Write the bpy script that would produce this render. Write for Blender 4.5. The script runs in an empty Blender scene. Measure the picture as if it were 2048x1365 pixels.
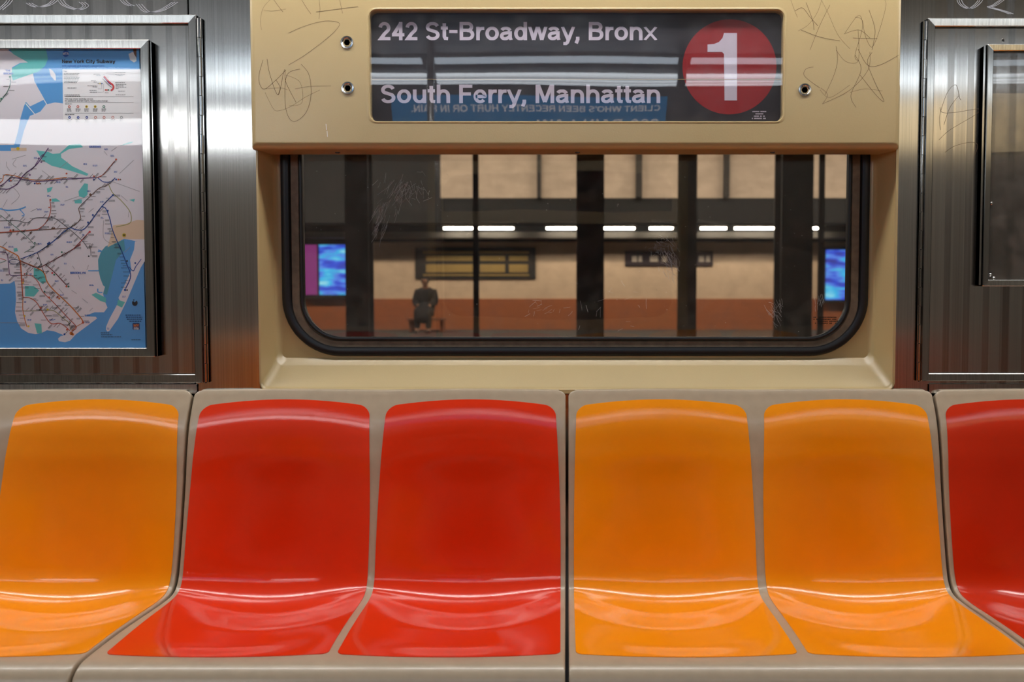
import bpy, bmesh, math, random
from mathutils import Vector, Matrix
R = math.radians
random.seed(4)
C = bpy.context.scene.collection
SC = bpy.context.scene

# ------------------------------------------------------------------ camera, world, lights, exposure
F = 1755.0                       # focal length in pixels of the 2048 px wide frame
CAM = Vector((0.0, -2.06, 1.136))
PITCH = R(2.6)
PX, PY = 1134.0, 640.0           # principal point of the (off-centre cropped) photograph
cam = bpy.data.cameras.new('camera')
cam.sensor_width = 36.0
cam.lens = 36.0 * F / 2048.0
cam.shift_x = (1024.0 - PX) / 2048.0
cam.shift_y = (PY - 682.5) / 2048.0
cam.clip_start = 0.02
cam.dof.use_dof = True
cam.dof.focus_distance = 2.0
cam.dof.aperture_fstop = 4.0
camo = bpy.data.objects.new('camera', cam)
C.objects.link(camo)
camo.location = CAM
camo.rotation_euler = (R(90) - PITCH, 0, 0)
SC.camera = camo

world = bpy.data.worlds.new('world')
world.use_nodes = True
world.node_tree.nodes['Background'].inputs[0].default_value = (0.02, 0.022, 0.026, 1)
world.node_tree.nodes['Background'].inputs[1].default_value = 0.15
SC.world = world
SC.view_settings.view_transform = 'Standard'
SC.view_settings.look = 'None'
SC.view_settings.gamma = 1.0
SC.view_settings.exposure = 0.0
SC.view_settings.use_curve_mapping = False
SC.cycles.max_bounces = 10
SC.cycles.transparent_max_bounces = 24
SC.cycles.use_denoising = True
LAMP = 22.0                       # strength of the tubes above the window wall
LAMP_OPP = 4.3                    # strength of the tubes across the aisle, weaker for seat contrast
LAMP_COLOR = (1.0, 0.975, 0.93)
STATION = 28.0                    # strength of the tubes over the platform


def P(u, v, y):
    """the point of the plane Y = y that the photograph shows at pixel (u, v)"""
    a, b = (u - PX) / F, -(v - PY) / F
    dy = math.cos(PITCH) + b * math.sin(PITCH)
    dz = -math.sin(PITCH) + b * math.cos(PITCH)
    k = (y - CAM.y) / dy
    return Vector((CAM.x + a * k, y, CAM.z + dz * k))


# ------------------------------------------------------------------ materials
def srgb(r, g, b):
    f = lambda c: (c / 255 / 12.92) if c / 255 <= 0.04045 else ((c / 255 + 0.055) / 1.055) ** 2.4
    return (f(r), f(g), f(b), 1)


MATS = {}


def mat(name, col=(0.5, 0.5, 0.5, 1), rough=0.5, metal=0.0, coat=0.0, coat_rough=0.05, emit=None, estr=1.0,
        noise=0.0, nscale=(8, 8, 8), bump=0.0, bscale=(200, 200, 200), rvar=0.0, spec=0.5, aniso=0.0):
    if name in MATS:
        return MATS[name]
    m = bpy.data.materials.new(name)
    m.use_nodes = True
    nt = m.node_tree
    p = nt.nodes['Principled BSDF']
    p.inputs['Base Color'].default_value = col
    p.inputs['Roughness'].default_value = rough
    p.inputs['Metallic'].default_value = metal
    p.inputs['Coat Weight'].default_value = coat
    p.inputs['Coat Roughness'].default_value = coat_rough
    p.inputs['Specular IOR Level'].default_value = spec
    if emit:
        p.inputs['Emission Color'].default_value = emit
        p.inputs['Emission Strength'].default_value = estr
    tc = nt.nodes.new('ShaderNodeTexCoord')
    if noise or rvar:
        mp = nt.nodes.new('ShaderNodeMapping')
        mp.inputs['Scale'].default_value = nscale
        nt.links.new(tc.outputs['Object'], mp.inputs['Vector'])
        nz = nt.nodes.new('ShaderNodeTexNoise')
        nz.inputs['Scale'].default_value = 1.0
        nz.inputs['Detail'].default_value = 5
        nt.links.new(mp.outputs['Vector'], nz.inputs['Vector'])
        if noise:
            mr = nt.nodes.new('ShaderNodeMapRange')
            mr.inputs['From Min'].default_value = 0.3
            mr.inputs['From Max'].default_value = 0.7
            mr.inputs['To Min'].default_value = 1 - noise
            mr.inputs['To Max'].default_value = 1 + noise * 0.6
            nt.links.new(nz.outputs['Fac'], mr.inputs['Value'])
            vm = nt.nodes.new('ShaderNodeVectorMath')
            vm.operation = 'SCALE'
            vm.inputs[0].default_value = col[:3]
            nt.links.new(mr.outputs['Result'], vm.inputs['Scale'])
            nt.links.new(vm.outputs['Vector'], p.inputs['Base Color'])
        if rvar:
            mr = nt.nodes.new('ShaderNodeMapRange')
            mr.inputs['From Min'].default_value = 0.3
            mr.inputs['From Max'].default_value = 0.7
            mr.inputs['To Min'].default_value = max(0.02, rough - rvar)
            mr.inputs['To Max'].default_value = rough + rvar
            nt.links.new(nz.outputs['Fac'], mr.inputs['Value'])
            nt.links.new(mr.outputs['Result'], p.inputs['Roughness'])
    if bump:
        mp = nt.nodes.new('ShaderNodeMapping')
        mp.inputs['Scale'].default_value = bscale
        nt.links.new(tc.outputs['Object'], mp.inputs['Vector'])
        nz = nt.nodes.new('ShaderNodeTexNoise')
        nz.inputs['Scale'].default_value = 1.0
        nz.inputs['Detail'].default_value = 2
        nt.links.new(mp.outputs['Vector'], nz.inputs['Vector'])
        bp = nt.nodes.new('ShaderNodeBump')
        bp.inputs['Strength'].default_value = bump
        bp.inputs['Distance'].default_value = 0.001
        nt.links.new(nz.outputs['Fac'], bp.inputs['Height'])
        nt.links.new(bp.outputs['Normal'], p.inputs['Normal'])
        nt.links.new(bp.outputs['Normal'], p.inputs['Coat Normal'])
    if aniso:
        p.inputs['Anisotropic'].default_value = aniso
        cx = nt.nodes.new('ShaderNodeCombineXYZ')
        cx.inputs[0].default_value = 1.0
        nt.links.new(cx.outputs[0], p.inputs['Tangent'])
    MATS[name] = m
    return m


def striped_steel(name, base, rough, stripe=0.12, dull=False):
    """brushed stainless with a rolled pattern of vertical stripes"""
    m = mat(name, base, rough, 1.0, aniso=0.9)
    nt = m.node_tree
    p = nt.nodes['Principled BSDF']
    tc = nt.nodes.new('ShaderNodeTexCoord')
    sx = nt.nodes.new('ShaderNodeSeparateXYZ')
    nt.links.new(tc.outputs['Object'], sx.inputs[0])

    def mth(op, a, b=None):
        n = nt.nodes.new('ShaderNodeMath')
        n.operation = op
        for i, q in enumerate((a, b)):
            if q is None:
                continue
            if isinstance(q, (int, float)):
                n.inputs[i].default_value = q
            else:
                nt.links.new(q, n.inputs[i])
        return n.outputs[0]
    f = mth('FRACT', mth('MULTIPLY', sx.outputs[0], 1 / 0.0465))
    s1 = mth('LESS_THAN', f, 0.33)
    f2 = mth('FRACT', mth('MULTIPLY', sx.outputs[0], 1 / 0.113))
    s2 = mth('MULTIPLY', mth('LESS_THAN', f2, 0.21), 0.5)
    s = mth('ADD', s1, s2)
    mp = nt.nodes.new('ShaderNodeMapping')
    mp.inputs['Scale'].default_value = (420, 420, 1.2)
    nt.links.new(tc.outputs['Object'], mp.inputs['Vector'])
    nz = nt.nodes.new('ShaderNodeTexNoise')
    nz.inputs['Scale'].default_value = 1
    nz.inputs['Detail'].default_value = 3
    nt.links.new(mp.outputs['Vector'], nz.inputs['Vector'])
    g = mth('ADD', mth('SUBTRACT', 1.0, mth('MULTIPLY', s, stripe)), mth('MULTIPLY', mth('SUBTRACT', nz.outputs['Fac'], 0.5), 0.35))
    vm = nt.nodes.new('ShaderNodeVectorMath')
    vm.operation = 'SCALE'
    vm.inputs[0].default_value = base[:3]
    nt.links.new(g, vm.inputs['Scale'])
    nt.links.new(vm.outputs['Vector'], p.inputs['Base Color'])
    nt.links.new(mth('ADD', rough, mth('MULTIPLY', s, 0.07)), p.inputs['Roughness'])
    return m


def brushed(name, base, rough, aniso=0.9, sc=(420, 420, 1.5), amp=0.2):
    return mat(name, base, rough, 1.0, noise=amp, nscale=sc, aniso=aniso)


def glass(name, tint=(0.9, 0.92, 0.92, 1), wave=0.0, wscale=6.0, ior=1.5, haze=0.0, hcol=(0.5, 0.5, 0.5, 1), rough=0.0, dirt=0.0):
    m = bpy.data.materials.new(name)
    m.use_nodes = True
    nt = m.node_tree
    nt.nodes.remove(nt.nodes['Principled BSDF'])
    out = nt.nodes['Material Output']
    tr = nt.nodes.new('ShaderNodeBsdfTransparent')
    tr.inputs[0].default_value = tint
    gl = nt.nodes.new('ShaderNodeBsdfGlossy')
    gl.inputs['Roughness'].default_value = rough
    gl.inputs['Color'].default_value = (1, 1, 1, 1)
    fr = nt.nodes.new('ShaderNodeFresnel')
    fr.inputs['IOR'].default_value = ior
    mx = nt.nodes.new('ShaderNodeMixShader')
    nt.links.new(fr.outputs[0], mx.inputs[0])
    geo = nt.nodes.new('ShaderNodeNewGeometry')          # both faces of a thin pane reflect like air to glass
    mi_ = nt.nodes.new('ShaderNodeMapRange')
    mi_.inputs['To Min'].default_value = ior
    mi_.inputs['To Max'].default_value = 1 / ior
    nt.links.new(geo.outputs['Backfacing'], mi_.inputs['Value'])
    nt.links.new(mi_.outputs[0], fr.inputs['IOR'])
    last = tr.outputs[0]
    tc = nt.nodes.new('ShaderNodeTexCoord')
    if haze:
        df = nt.nodes.new('ShaderNodeBsdfDiffuse')
        df.inputs[0].default_value = hcol
        mh = nt.nodes.new('ShaderNodeMixShader')
        mh.inputs[0].default_value = haze
        if dirt:
            nz = nt.nodes.new('ShaderNodeTexNoise')
            nz.inputs['Scale'].default_value = 26
            nz.inputs['Detail'].default_value = 8
            nt.links.new(tc.outputs['Object'], nz.inputs['Vector'])
            mr = nt.nodes.new('ShaderNodeMapRange')
            mr.inputs['From Min'].default_value = 0.45
            mr.inputs['From Max'].default_value = 0.8
            mr.inputs['To Min'].default_value = haze
            mr.inputs['To Max'].default_value = haze + dirt
            nt.links.new(nz.outputs['Fac'], mr.inputs['Value'])
            nt.links.new(mr.outputs['Result'], mh.inputs[0])
        nt.links.new(tr.outputs[0], mh.inputs[1])
        nt.links.new(df.outputs[0], mh.inputs[2])
        last = mh.outputs[0]
    nt.links.new(last, mx.inputs[1])
    nt.links.new(gl.outputs[0], mx.inputs[2])
    if wave:
        mp = nt.nodes.new('ShaderNodeMapping')
        mp.inputs['Scale'].default_value = (wscale * 0.6, wscale, wscale * 1.6)
        nt.links.new(tc.outputs['Object'], mp.inputs['Vector'])
        nz = nt.nodes.new('ShaderNodeTexNoise')
        nz.inputs['Scale'].default_value = 1
        nz.inputs['Detail'].default_value = 0
        nt.links.new(mp.outputs['Vector'], nz.inputs['Vector'])
        bp = nt.nodes.new('ShaderNodeBump')
        bp.inputs['Distance'].default_value = wave
        bp.inputs['Strength'].default_value = 1
        nt.links.new(nz.outputs['Fac'], bp.inputs['Height'])
        nt.links.new(bp.outputs['Normal'], gl.inputs['Normal'])
    nt.links.new(mx.outputs[0], out.inputs[0])
    return m


M_STEEL = brushed('brushed_steel', (0.52, 0.52, 0.51, 1), 0.17)
M_FRAME = brushed('frame_steel', (0.45, 0.445, 0.43, 1), 0.17, aniso=0.78)
M_BRIGHT = brushed('bright_steel', (0.62, 0.62, 0.61, 1), 0.2, aniso=0.3)
M_STRIPE = striped_steel('striped_steel', (0.52, 0.505, 0.485, 1), 0.16, stripe=.3)
M_RAIL = brushed('rail_steel', (0.55, 0.56, 0.53, 1), 0.4, aniso=0.3)
M_BEIGE = mat('beige_fibreglass', srgb(187, 165, 119), 0.33, coat=0.35, coat_rough=0.18, noise=0.03, nscale=(5, 5, 5), bump=0.12, bscale=(350, 350, 350))
M_SHELL = mat('shell_fibreglass', srgb(176, 158, 134), 0.35, coat=0.4, coat_rough=0.15, noise=0.05, nscale=(40, 40, 40))
M_ORANGE = mat('orange_plastic', srgb(255, 152, 0), 0.45, coat=1.0, coat_rough=0.06, noise=0.03, nscale=(12, 12, 12), bump=0.08, bscale=(500, 500, 500), spec=0.15)
M_RED = mat('red_plastic', srgb(230, 50, 0), 0.45, coat=1.0, coat_rough=0.06, noise=0.03, nscale=(12, 12, 12), bump=0.08, bscale=(500, 500, 500), spec=0.15)
M_ORED = mat('orange_red_plastic', srgb(214, 46, 2), 0.45, coat=1.0, coat_rough=0.06, noise=0.03, nscale=(12, 12, 12), bump=0.08, bscale=(500, 500, 500), spec=0.15)
M_RUBBER = mat('black_rubber', (0.006, 0.006, 0.008, 1), 0.4)
M_BAND = mat('grey_gasket_band', srgb(112, 97, 80), 0.6, noise=0.25, nscale=(60, 60, 60))
M_DARK = mat('dark_cavity', (0.01, 0.01, 0.011, 1), 0.7)
M_HOLE = mat('socket_black', (0.004, 0.004, 0.004, 1), 0.3)
M_SCRATCH = mat('dark_scratch', srgb(95, 72, 45), 0.7)
M_WSCR = mat('pale_scratch', srgb(190, 190, 192), 0.7)
M_GSCR = mat('grey_scratch', srgb(120, 120, 125), 0.6)
M_ROLL = mat('roll_sign_black', srgb(36, 32, 40), 0.6, noise=0.12, nscale=(4, 4, 120))
M_LETTER = mat('roll_sign_white', srgb(222, 212, 226), 0.6)
M_BULLET = mat('roll_sign_red', srgb(160, 14, 26), 0.6)
M_GLASS = glass('window_glass', (0.85, 0.83, 0.81, 1), wave=0.0004, haze=0.025, hcol=srgb(170, 165, 160), dirt=0.07)
M_SGLASS = glass('sign_glass', (0.97, 0.97, 0.98, 1), wave=0.0003, wscale=5, haze=0.01, rough=0.0, dirt=0.03)
M_MGLASS = glass('map_glass', (1, 1, 1, 1), wave=0.0016, wscale=3.0, rough=0.01, ior=1.4)
M_RGLASS = glass('scuffed_pane', (0.8, 0.8, 0.8, 1), wave=0.001, wscale=4, haze=0.08, hcol=srgb(150, 140, 130), dirt=0.25)


# ------------------------------------------------------------------ mesh builder
class MB:
    def __init__(s):
        s.v, s.f, s.m = [], [], []

    def face(s, pts, mi=0):
        b = len(s.v)
        s.v += [tuple(p) for p in pts]
        s.f.append(tuple(range(b, b + len(pts))))
        s.m.append(mi)

    def grid(s, rows, mi=0, closed=False, flip=False):
        b = len(s.v)
        n = len(rows[0])
        for r in rows:
            s.v += [tuple(p) for p in r]
        for i in range(len(rows) - 1):
            for j in range(n if closed else n - 1):
                a, c = b + i * n + j, b + i * n + (j + 1) % n
                q = (a, c, c + n, a + n)
                s.f.append(q[::-1] if flip else q)
                s.m.append(mi)

    def box(s, x0, x1, y0, y1, z0, z1, mi=0):
        b = len(s.v)
        s.v += [(x, y, z) for x in (x0, x1) for y in (y0, y1) for z in (z0, z1)]
        for q in ((0, 1, 3, 2), (4, 6, 7, 5), (0, 4, 5, 1), (2, 3, 7, 6), (0, 2, 6, 4), (1, 5, 7, 3)):
            s.f.append(tuple(b + i for i in q))
            s.m.append(mi)

    def prism(s, prof, x0, x1, mi=0):
        """(y, z) polygon swept along x"""
        n = len(prof)
        s.grid([[(x0, y, z) for y, z in prof], [(x1, y, z) for y, z in prof]], mi, closed=True)
        s.face([(x0, y, z) for y, z in prof], mi)
        s.face([(x1, y, z) for y, z in prof][::-1], mi)

    def cyl(s, c, axis, r, L, n=24, mi=0, r2=None, caps=True):
        c = Vector(c)
        ax = Vector(axis).normalized()
        t = ax.orthogonal().normalized()
        w = ax.cross(t)
        r2 = r if r2 is None else r2
        A = [c + (t * math.cos(k) + w * math.sin(k)) * r for k in [2 * math.pi * i / n for i in range(n)]]
        B = [c + ax * L + (t * math.cos(k) + w * math.sin(k)) * r2 for k in [2 * math.pi * i / n for i in range(n)]]
        s.grid([A, B], mi, closed=True)
        if caps:
            s.face(A[::-1], mi)
            s.face(B, mi)

    def lathe(s, c, prof, n=28, mi=0):
        """(radius, depth) profile round the -y axis through c"""
        c = Vector(c)
        rows = [[c + Vector((r * math.cos(2 * math.pi * i / n), d, r * math.sin(2 * math.pi * i / n))) for i in range(n)] for r, d in prof]
        s.grid(rows, mi, closed=True)

    def rings(s, rl, mi=0, n=7):
        """successive rounded rectangles (x0, x1, z0, z1, radius, y)"""
        s.grid([rrect(*r, n=n) for r in rl], mi, closed=True)

    def ribbon(s, pts, w, mi=0, nrm=None):
        """flat ribbon in the XZ plane"""
        pts = [Vector(p) for p in pts]
        L, Q = [], []
        for i, p in enumerate(pts):
            d = (pts[min(i + 1, len(pts) - 1)] - pts[max(i - 1, 0)])
            nv = Vector((-d.z, 0, d.x))
            if nv.length < 1e-9:
                nv = Vector((0, 0, 1))
            nv.normalize()
            L.append(p + nv * w / 2)
            Q.append(p - nv * w / 2)
        s.grid([L, Q], mi, flip=False)

    def build(s, name, mats, parent=None, smooth=False, loc=None, merge=False, angle=35):
        me = bpy.data.meshes.new(name)
        o = Vector(loc) if loc is not None else Vector((0, 0, 0))
        me.from_pydata([tuple(Vector(p) - o) for p in s.v], [], s.f)
        for m_ in (mats if isinstance(mats, (list, tuple)) else [mats]):
            me.materials.append(m_)
        me.polygons.foreach_set('material_index', s.m)
        bm = bmesh.new()
        bm.from_mesh(me)
        if merge:
            bmesh.ops.remove_doubles(bm, verts=bm.verts, dist=1e-5)
            bmesh.ops.recalc_face_normals(bm, faces=bm.faces)
        bm.to_mesh(me)
        bm.free()
        if smooth:
            me.shade_smooth()
            try:
                me.set_sharp_from_angle(angle=R(angle))
            except Exception:
                pass
        ob = bpy.data.objects.new(name, me)
        C.objects.link(ob)
        ob.location = o
        if parent:
            ob.parent = parent
            w_, q_ = Vector(parent.location), parent.parent
            while q_:
                w_ += q_.location
                q_ = q_.parent
            ob.location = o - w_
        return ob


def rrect(x0, x1, z0, z1, r, y, n=7):
    pts = []
    for cx, cz, a0 in ((x1 - r, z1 - r, 0), (x0 + r, z1 - r, 90), (x0 + r, z0 + r, 180), (x1 - r, z0 + r, 270)):
        for i in range(n + 1):
            a = R(a0 + 90 * i / n)
            pts.append(Vector((cx + r * math.cos(a), y, cz + r * math.sin(a))))
    return pts


def thing(name, label, cat, loc=(0, 0, 0), group=None):
    o = bpy.data.objects.new(name, None)
    o.empty_display_size = 0.1
    C.objects.link(o)
    o.location = loc
    o['label'] = label
    o['category'] = cat
    if group:
        o['group'] = group
    return o


def tag(o, label, cat, group=None):
    o['label'] = label
    o['category'] = cat
    if group:
        o['group'] = group
    return o


def struct(o):
    o['kind'] = 'structure'
    return o


# ------------------------------------------------------------------ lettering (bold grotesque built of strokes)
def arc(cx, cy, rx, ry, a0, a1, n=12):
    return [(cx + rx * math.cos(R(a0 + (a1 - a0) * i / n)), cy + ry * math.sin(R(a0 + (a1 - a0) * i / n))) for i in range(n + 1)]


X = 0.74
G = {}
g = G
g[' '] = (0.36, [])
g['0'] = (0.77, [arc(.385, .5, .25, .415, 0, 360, 24)])
g['1'] = (0.70, [[(.44, 0), (.44, 1)], [(.10, .70)] + arc(.14, 1.0, .24, .27, 285, 350, 6)])
g['2'] = (0.77, [arc(.375, .675, .24, .24, 175, -35, 12) + [(.36, .34), (.17, .085), (.71, .085)]])
g['3'] = (0.77, [arc(.36, .70, .22, .215, 165, -90, 12), arc(.36, .285, .25, .20, 90, -165, 12)])
g['4'] = (0.77, [[(.53, 0), (.53, 1)], [(.55, .95), (.12, .31)], [(.03, .30), (.74, .30)]])
g['5'] = (0.77, [[(.68, .915), (.22, .915), (.17, .50)] + arc(.375, .32, .25, .235, 130, -165, 14)])
g['8'] = (0.77, [arc(.385, .72, .21, .195, 0, 360, 20), arc(.385, .29, .25, .205, 0, 360, 20)])
g['9'] = (0.77, [arc(.385, .66, .24, .255, 0, 360, 20), [(.625, .66)] + arc(.385, .45, .24, .365, 10, -150, 10)])
g['-'] = (0.55, [[(.04, .475), (.51, .475)]])
g[','] = (0.36, [[(.17, .17), (.17, .04), (.08, -.17)], [(.17, .19), (.17, .0)]])
g['.'] = (0.36, [[(.18, .19), (.18, .0)]])
g["'"] = (0.30, [[(.15, 1), (.15, .68)]])
g['A'] = (0.98, [[(.10, 0), (.45, 1)], [(.88, 0), (.53, 1)], [(.22, .29), (.76, .29)]])
g['B'] = (0.97, [[(.18, 0), (.18, 1)], [(.18, .915), (.55, .915)] + arc(.56, .73, .20, .185, 90, -90, 10) + [(.18, .545)],
                 [(.5, .53)] + arc(.58, .307, .24, .222, 90, -90, 10) + [(.18, .085)]])
g['C'] = (0.97, [arc(.50, .5, .365, .42, 35, 325, 22)])
g['D'] = (0.97, [[(.18, 0), (.18, 1)], [(.18, .915), (.42, .915)] + arc(.45, .5, .36, .415, 85, -85, 16) + [(.42, .085), (.18, .085)]])
g['E'] = (0.90, [[(.18, 0), (.18, 1)], [(.18, .915), (.83, .915)], [(.18, .52), (.78, .52)], [(.18, .085), (.85, .085)]])
g['F'] = (0.84, [[(.18, 0), (.18, 1)], [(.18, .915), (.80, .915)], [(.18, .50), (.72, .50)]])
g['G'] = (1.04, [arc(.51, .5, .38, .42, 38, 330, 22) + [(.87, .43), (.55, .43)], [(.88, 0), (.88, .45)]])
g['H'] = (0.98, [[(.18, 0), (.18, 1)], [(.80, 0), (.80, 1)], [(.18, .53), (.80, .53)]])
g['I'] = (0.38, [[(.19, 0), (.19, 1)]])
g['K'] = (0.98, [[(.18, 0), (.18, 1)], [(.20, .38), (.80, 1.03)], [(.42, .60), (.86, -.03)]])
g['L'] = (0.84, [[(.18, 0), (.18, 1)], [(.18, .085), (.80, .085)]])
g['M'] = (1.16, [[(.17, 0), (.17, 1)], [(.99, 0), (.99, 1)], [(.22, 1.0), (.58, .06)], [(.94, 1.0), (.58, .06)]])
g['N'] = (0.98, [[(.18, 0), (.18, 1)], [(.80, 0), (.80, 1)], [(.18, 1), (.80, 0)]])
g['O'] = (1.05, [arc(.525, .5, .40, .42, 0, 360, 28)])
g['P'] = (0.92, [[(.18, 0), (.18, 1)], [(.18, .915), (.54, .915)] + arc(.56, .69, .24, .225, 90, -90, 10) + [(.18, .465)]])
g['Q'] = (1.05, [arc(.525, .5, .40, .42, 0, 360, 28), [(.55, .30), (.95, -.02)]])
g['R'] = (0.98, [[(.18, 0), (.18, 1)], [(.18, .915), (.58, .915)] + arc(.60, .71, .21, .205, 90, -90, 10) + [(.18, .505)], [(.5, .5), (.70, .42), (.78, .28), (.80, 0)]])
g['S'] = (0.90, [arc(.45, .715, .285, .205, 15, 200, 10) + [(.24, .58), (.45, .515), (.66, .45)] + arc(.45, .29, .30, .21, 25, -165, 12)])
g['T'] = (0.85, [[(.425, 0), (.425, 1)], [(.03, .915), (.82, .915)]])
g['U'] = (0.98, [[(.18, 1), (.18, .38)] + arc(.49, .38, .31, .30, 180, 360, 12) + [(.80, 1)]])
g['V'] = (0.92, [[(.08, 1), (.46, .02)], [(.84, 1), (.46, .02)]])
g['W'] = (1.30, [[(.09, 1), (.36, .02)], [(.62, 1), (.36, .02)], [(.68, 1), (.94, .02)], [(1.21, 1), (.94, .02)]])
g['X'] = (0.92, [[(.08, 1.02), (.84, -.02)], [(.84, 1.02), (.08, -.02)]])
g['Y'] = (0.92, [[(.46, 0), (.46, .42)], [(.08, 1.02), (.46, .40)], [(.84, 1.02), (.46, .40)]])
g['a'] = (0.78, [[(.60, .50), (.60, .14), (.66, .0)], arc(.355, .50, .235, .165, 160, 10, 10), [(.60, .44), (.42, .405)] + arc(.31, .23, .19, .155, 95, 310, 12) + [(.60, .22)]])
g['b'] = (0.85, [[(.16, 0), (.16, 1)], arc(.44, .37, .255, .295, 0, 360, 24)])
g['c'] = (0.77, [arc(.40, .37, .27, .295, 35, 325, 18)])
g['d'] = (0.85, [[(.69, 0), (.69, 1)], arc(.41, .37, .255, .295, 0, 360, 24)])
g['e'] = (0.78, [[(.14, .36), (.63, .36)] + arc(.385, .37, .26, .295, 0, 320, 22)])
g['f'] = (0.46, [[(.22, 0), (.22, .80), (.27, .90), (.42, .915)], [(.02, .67), (.42, .67)]])
g['g'] = (0.85, [[(.69, .74), (.69, -.02)] + arc(.43, -.02, .26, .17, 0, -150, 8), arc(.41, .38, .255, .285, 0, 360, 24)])
g['h'] = (0.85, [[(.16, 0), (.16, 1)], [(.16, .40)] + arc(.43, .42, .255, .245, 160, 0, 10) + [(.69, 0)]])
g['i'] = (0.38, [[(.19, 0), (.19, .74)], [(.19, .85), (.19, 1)]])
g['k'] = (0.78, [[(.16, 0), (.16, 1)], [(.18, .27), (.62, .77)], [(.36, .44), (.68, -.02)]])
g['l'] = (0.38, [[(.19, 0), (.19, 1)]])
g['m'] = (1.24, [[(.16, 0), (.16, .74)], [(.16, .42)] + arc(.39, .44, .22, .225, 160, 0, 8) + [(.61, 0)], [(.61, .42)] + arc(.84, .44, .22, .225, 160, 0, 8) + [(1.06, 0)]])
g['n'] = (0.85, [[(.16, 0), (.16, .74)], [(.16, .40)] + arc(.43, .42, .255, .245, 160, 0, 10) + [(.69, 0)]])
g['o'] = (0.85, [arc(.425, .37, .285, .295, 0, 360, 24)])
g['p'] = (0.85, [[(.16, -.27), (.16, .74)], arc(.44, .37, .255, .295, 0, 360, 24)])
g['r'] = (0.54, [[(.16, 0), (.16, .74)], [(.16, .38), (.22, .56), (.34, .645), (.52, .65)]])
g['s'] = (0.76, [arc(.38, .535, .22, .13, 15, 200, 8) + [(.38, .39), (.56, .31)] + arc(.38, .205, .235, .13, 15, -165, 8)])
g['t'] = (0.46, [[(.22, .93), (.22, .20), (.27, .10), (.43, .085)], [(.02, .67), (.42, .67)]])
g['u'] = (0.85, [[(.69, .74), (.69, 0)], [(.16, .74), (.16, .32)] + arc(.42, .32, .255, .245, 180, 340, 10)])
g['v'] = (0.78, [[(.08, .76), (.39, -.0)], [(.70, .76), (.39, -.0)]])
g['w'] = (1.10, [[(.09, .76), (.32, -.0)], [(.53, .76), (.32, -.0)], [(.57, .76), (.78, -.0)], [(1.01, .76), (.78, -.0)]])
g['x'] = (0.78, [[(.07, .76), (.71, -.02)], [(.71, .76), (.07, -.02)]])
g['y'] = (0.78, [[(.08, .76), (.40, .04)], [(.71, .76), (.42, .02), (.36, -.12), (.28, -.185), (.13, -.18)]])
TALL = set('0123458-9bdfhiklt') | set('ABCDEFGHIKLMNOPQRSTUVWXY')


def text(mb, s, org, right, up, height, width=None, weight=0.185, mi=0, align='l', lift=None, track=0.0):
    """lettering as flat strokes; org = baseline start, height = cap height"""
    right, up, org = Vector(right).normalized(), Vector(up).normalized(), Vector(org)
    adv = sum(G[c][0] + track for c in s) - (0.1 if s else 0)
    sx = (width / adv) if width else height
    if align == 'c':
        org = org - right * adv * sx / 2
    nrm = right.cross(up)
    pen = 0.0
    k = 0
    for c in s:
        a, strokes = G[c]
        lo = 0.0
        if c in ',gpy':
            lo = -0.30
        if c in "QK":
            lo = -0.02
        hi = 1.0 if c in TALL or c == "'" else X
        for st in strokes:
            closed = len(st) > 4 and abs(st[0][0] - st[-1][0]) < 1e-6 and abs(st[0][1] - st[-1][1]) < 1e-6
            n = len(st)
            A, B = [], []
            for i in range(n):
                p = st[i]
                if closed:
                    q0, q1 = st[(i - 1) % (n - 1)], st[(i + 1) % (n - 1)]
                else:
                    q0, q1 = st[max(i - 1, 0)], st[min(i + 1, n - 1)]
                d1 = Vector((p[0] - q0[0], p[1] - q0[1]))
                d2 = Vector((q1[0] - p[0], q1[1] - p[1]))
                if d1.length < 1e-9:
                    d1 = d2
                if d2.length < 1e-9:
                    d2 = d1
                d1.normalize(); d2.normalize()
                dd = d1 + d2
                if dd.length < 1e-6:
                    dd = d1
                dd.normalize()
                cs = max(0.45, dd.dot(d2))
                nn = Vector((-dd.y, dd.x)) * (weight / 2 / cs)
                # horizontals are a little thinner than stems
                nn = Vector((nn.x * 1.06, nn.y * 0.92))
                A.append((p[0] + nn.x, min(hi, max(lo, p[1] + nn.y))))
                B.append((p[0] - nn.x, min(hi, max(lo, p[1] - nn.y))))
            k += 1
            z = nrm * (0.00002 * (k % 3))
            f = lambda q: org + right * ((pen + q[0]) * sx) + up * (q[1] * height) + z
            mb.grid([[f(q) for q in B], [f(q) for q in A]], mi)
        pen += a + track


# ------------------------------------------------------------------ the car: floor, walls, ceiling
XL, XR = -4.0, 4.0
YB = -2.54
M_CEIL = mat('ceiling_grey', srgb(46, 46, 52), 0.4)
M_FLOOR = mat('speckled_floor', srgb(60, 58, 56), 0.5, noise=0.3, nscale=(150, 150, 150))
mb = MB(); mb.box(XL, XR, YB, 0.12, -0.05, 0.0)
struct(mb.build('floor', M_FLOOR))
mb = MB(); mb.box(XL, XR, YB + 0.42, -0.42, 2.19, 2.24)
struct(mb.build('ceiling', M_CEIL))
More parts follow.
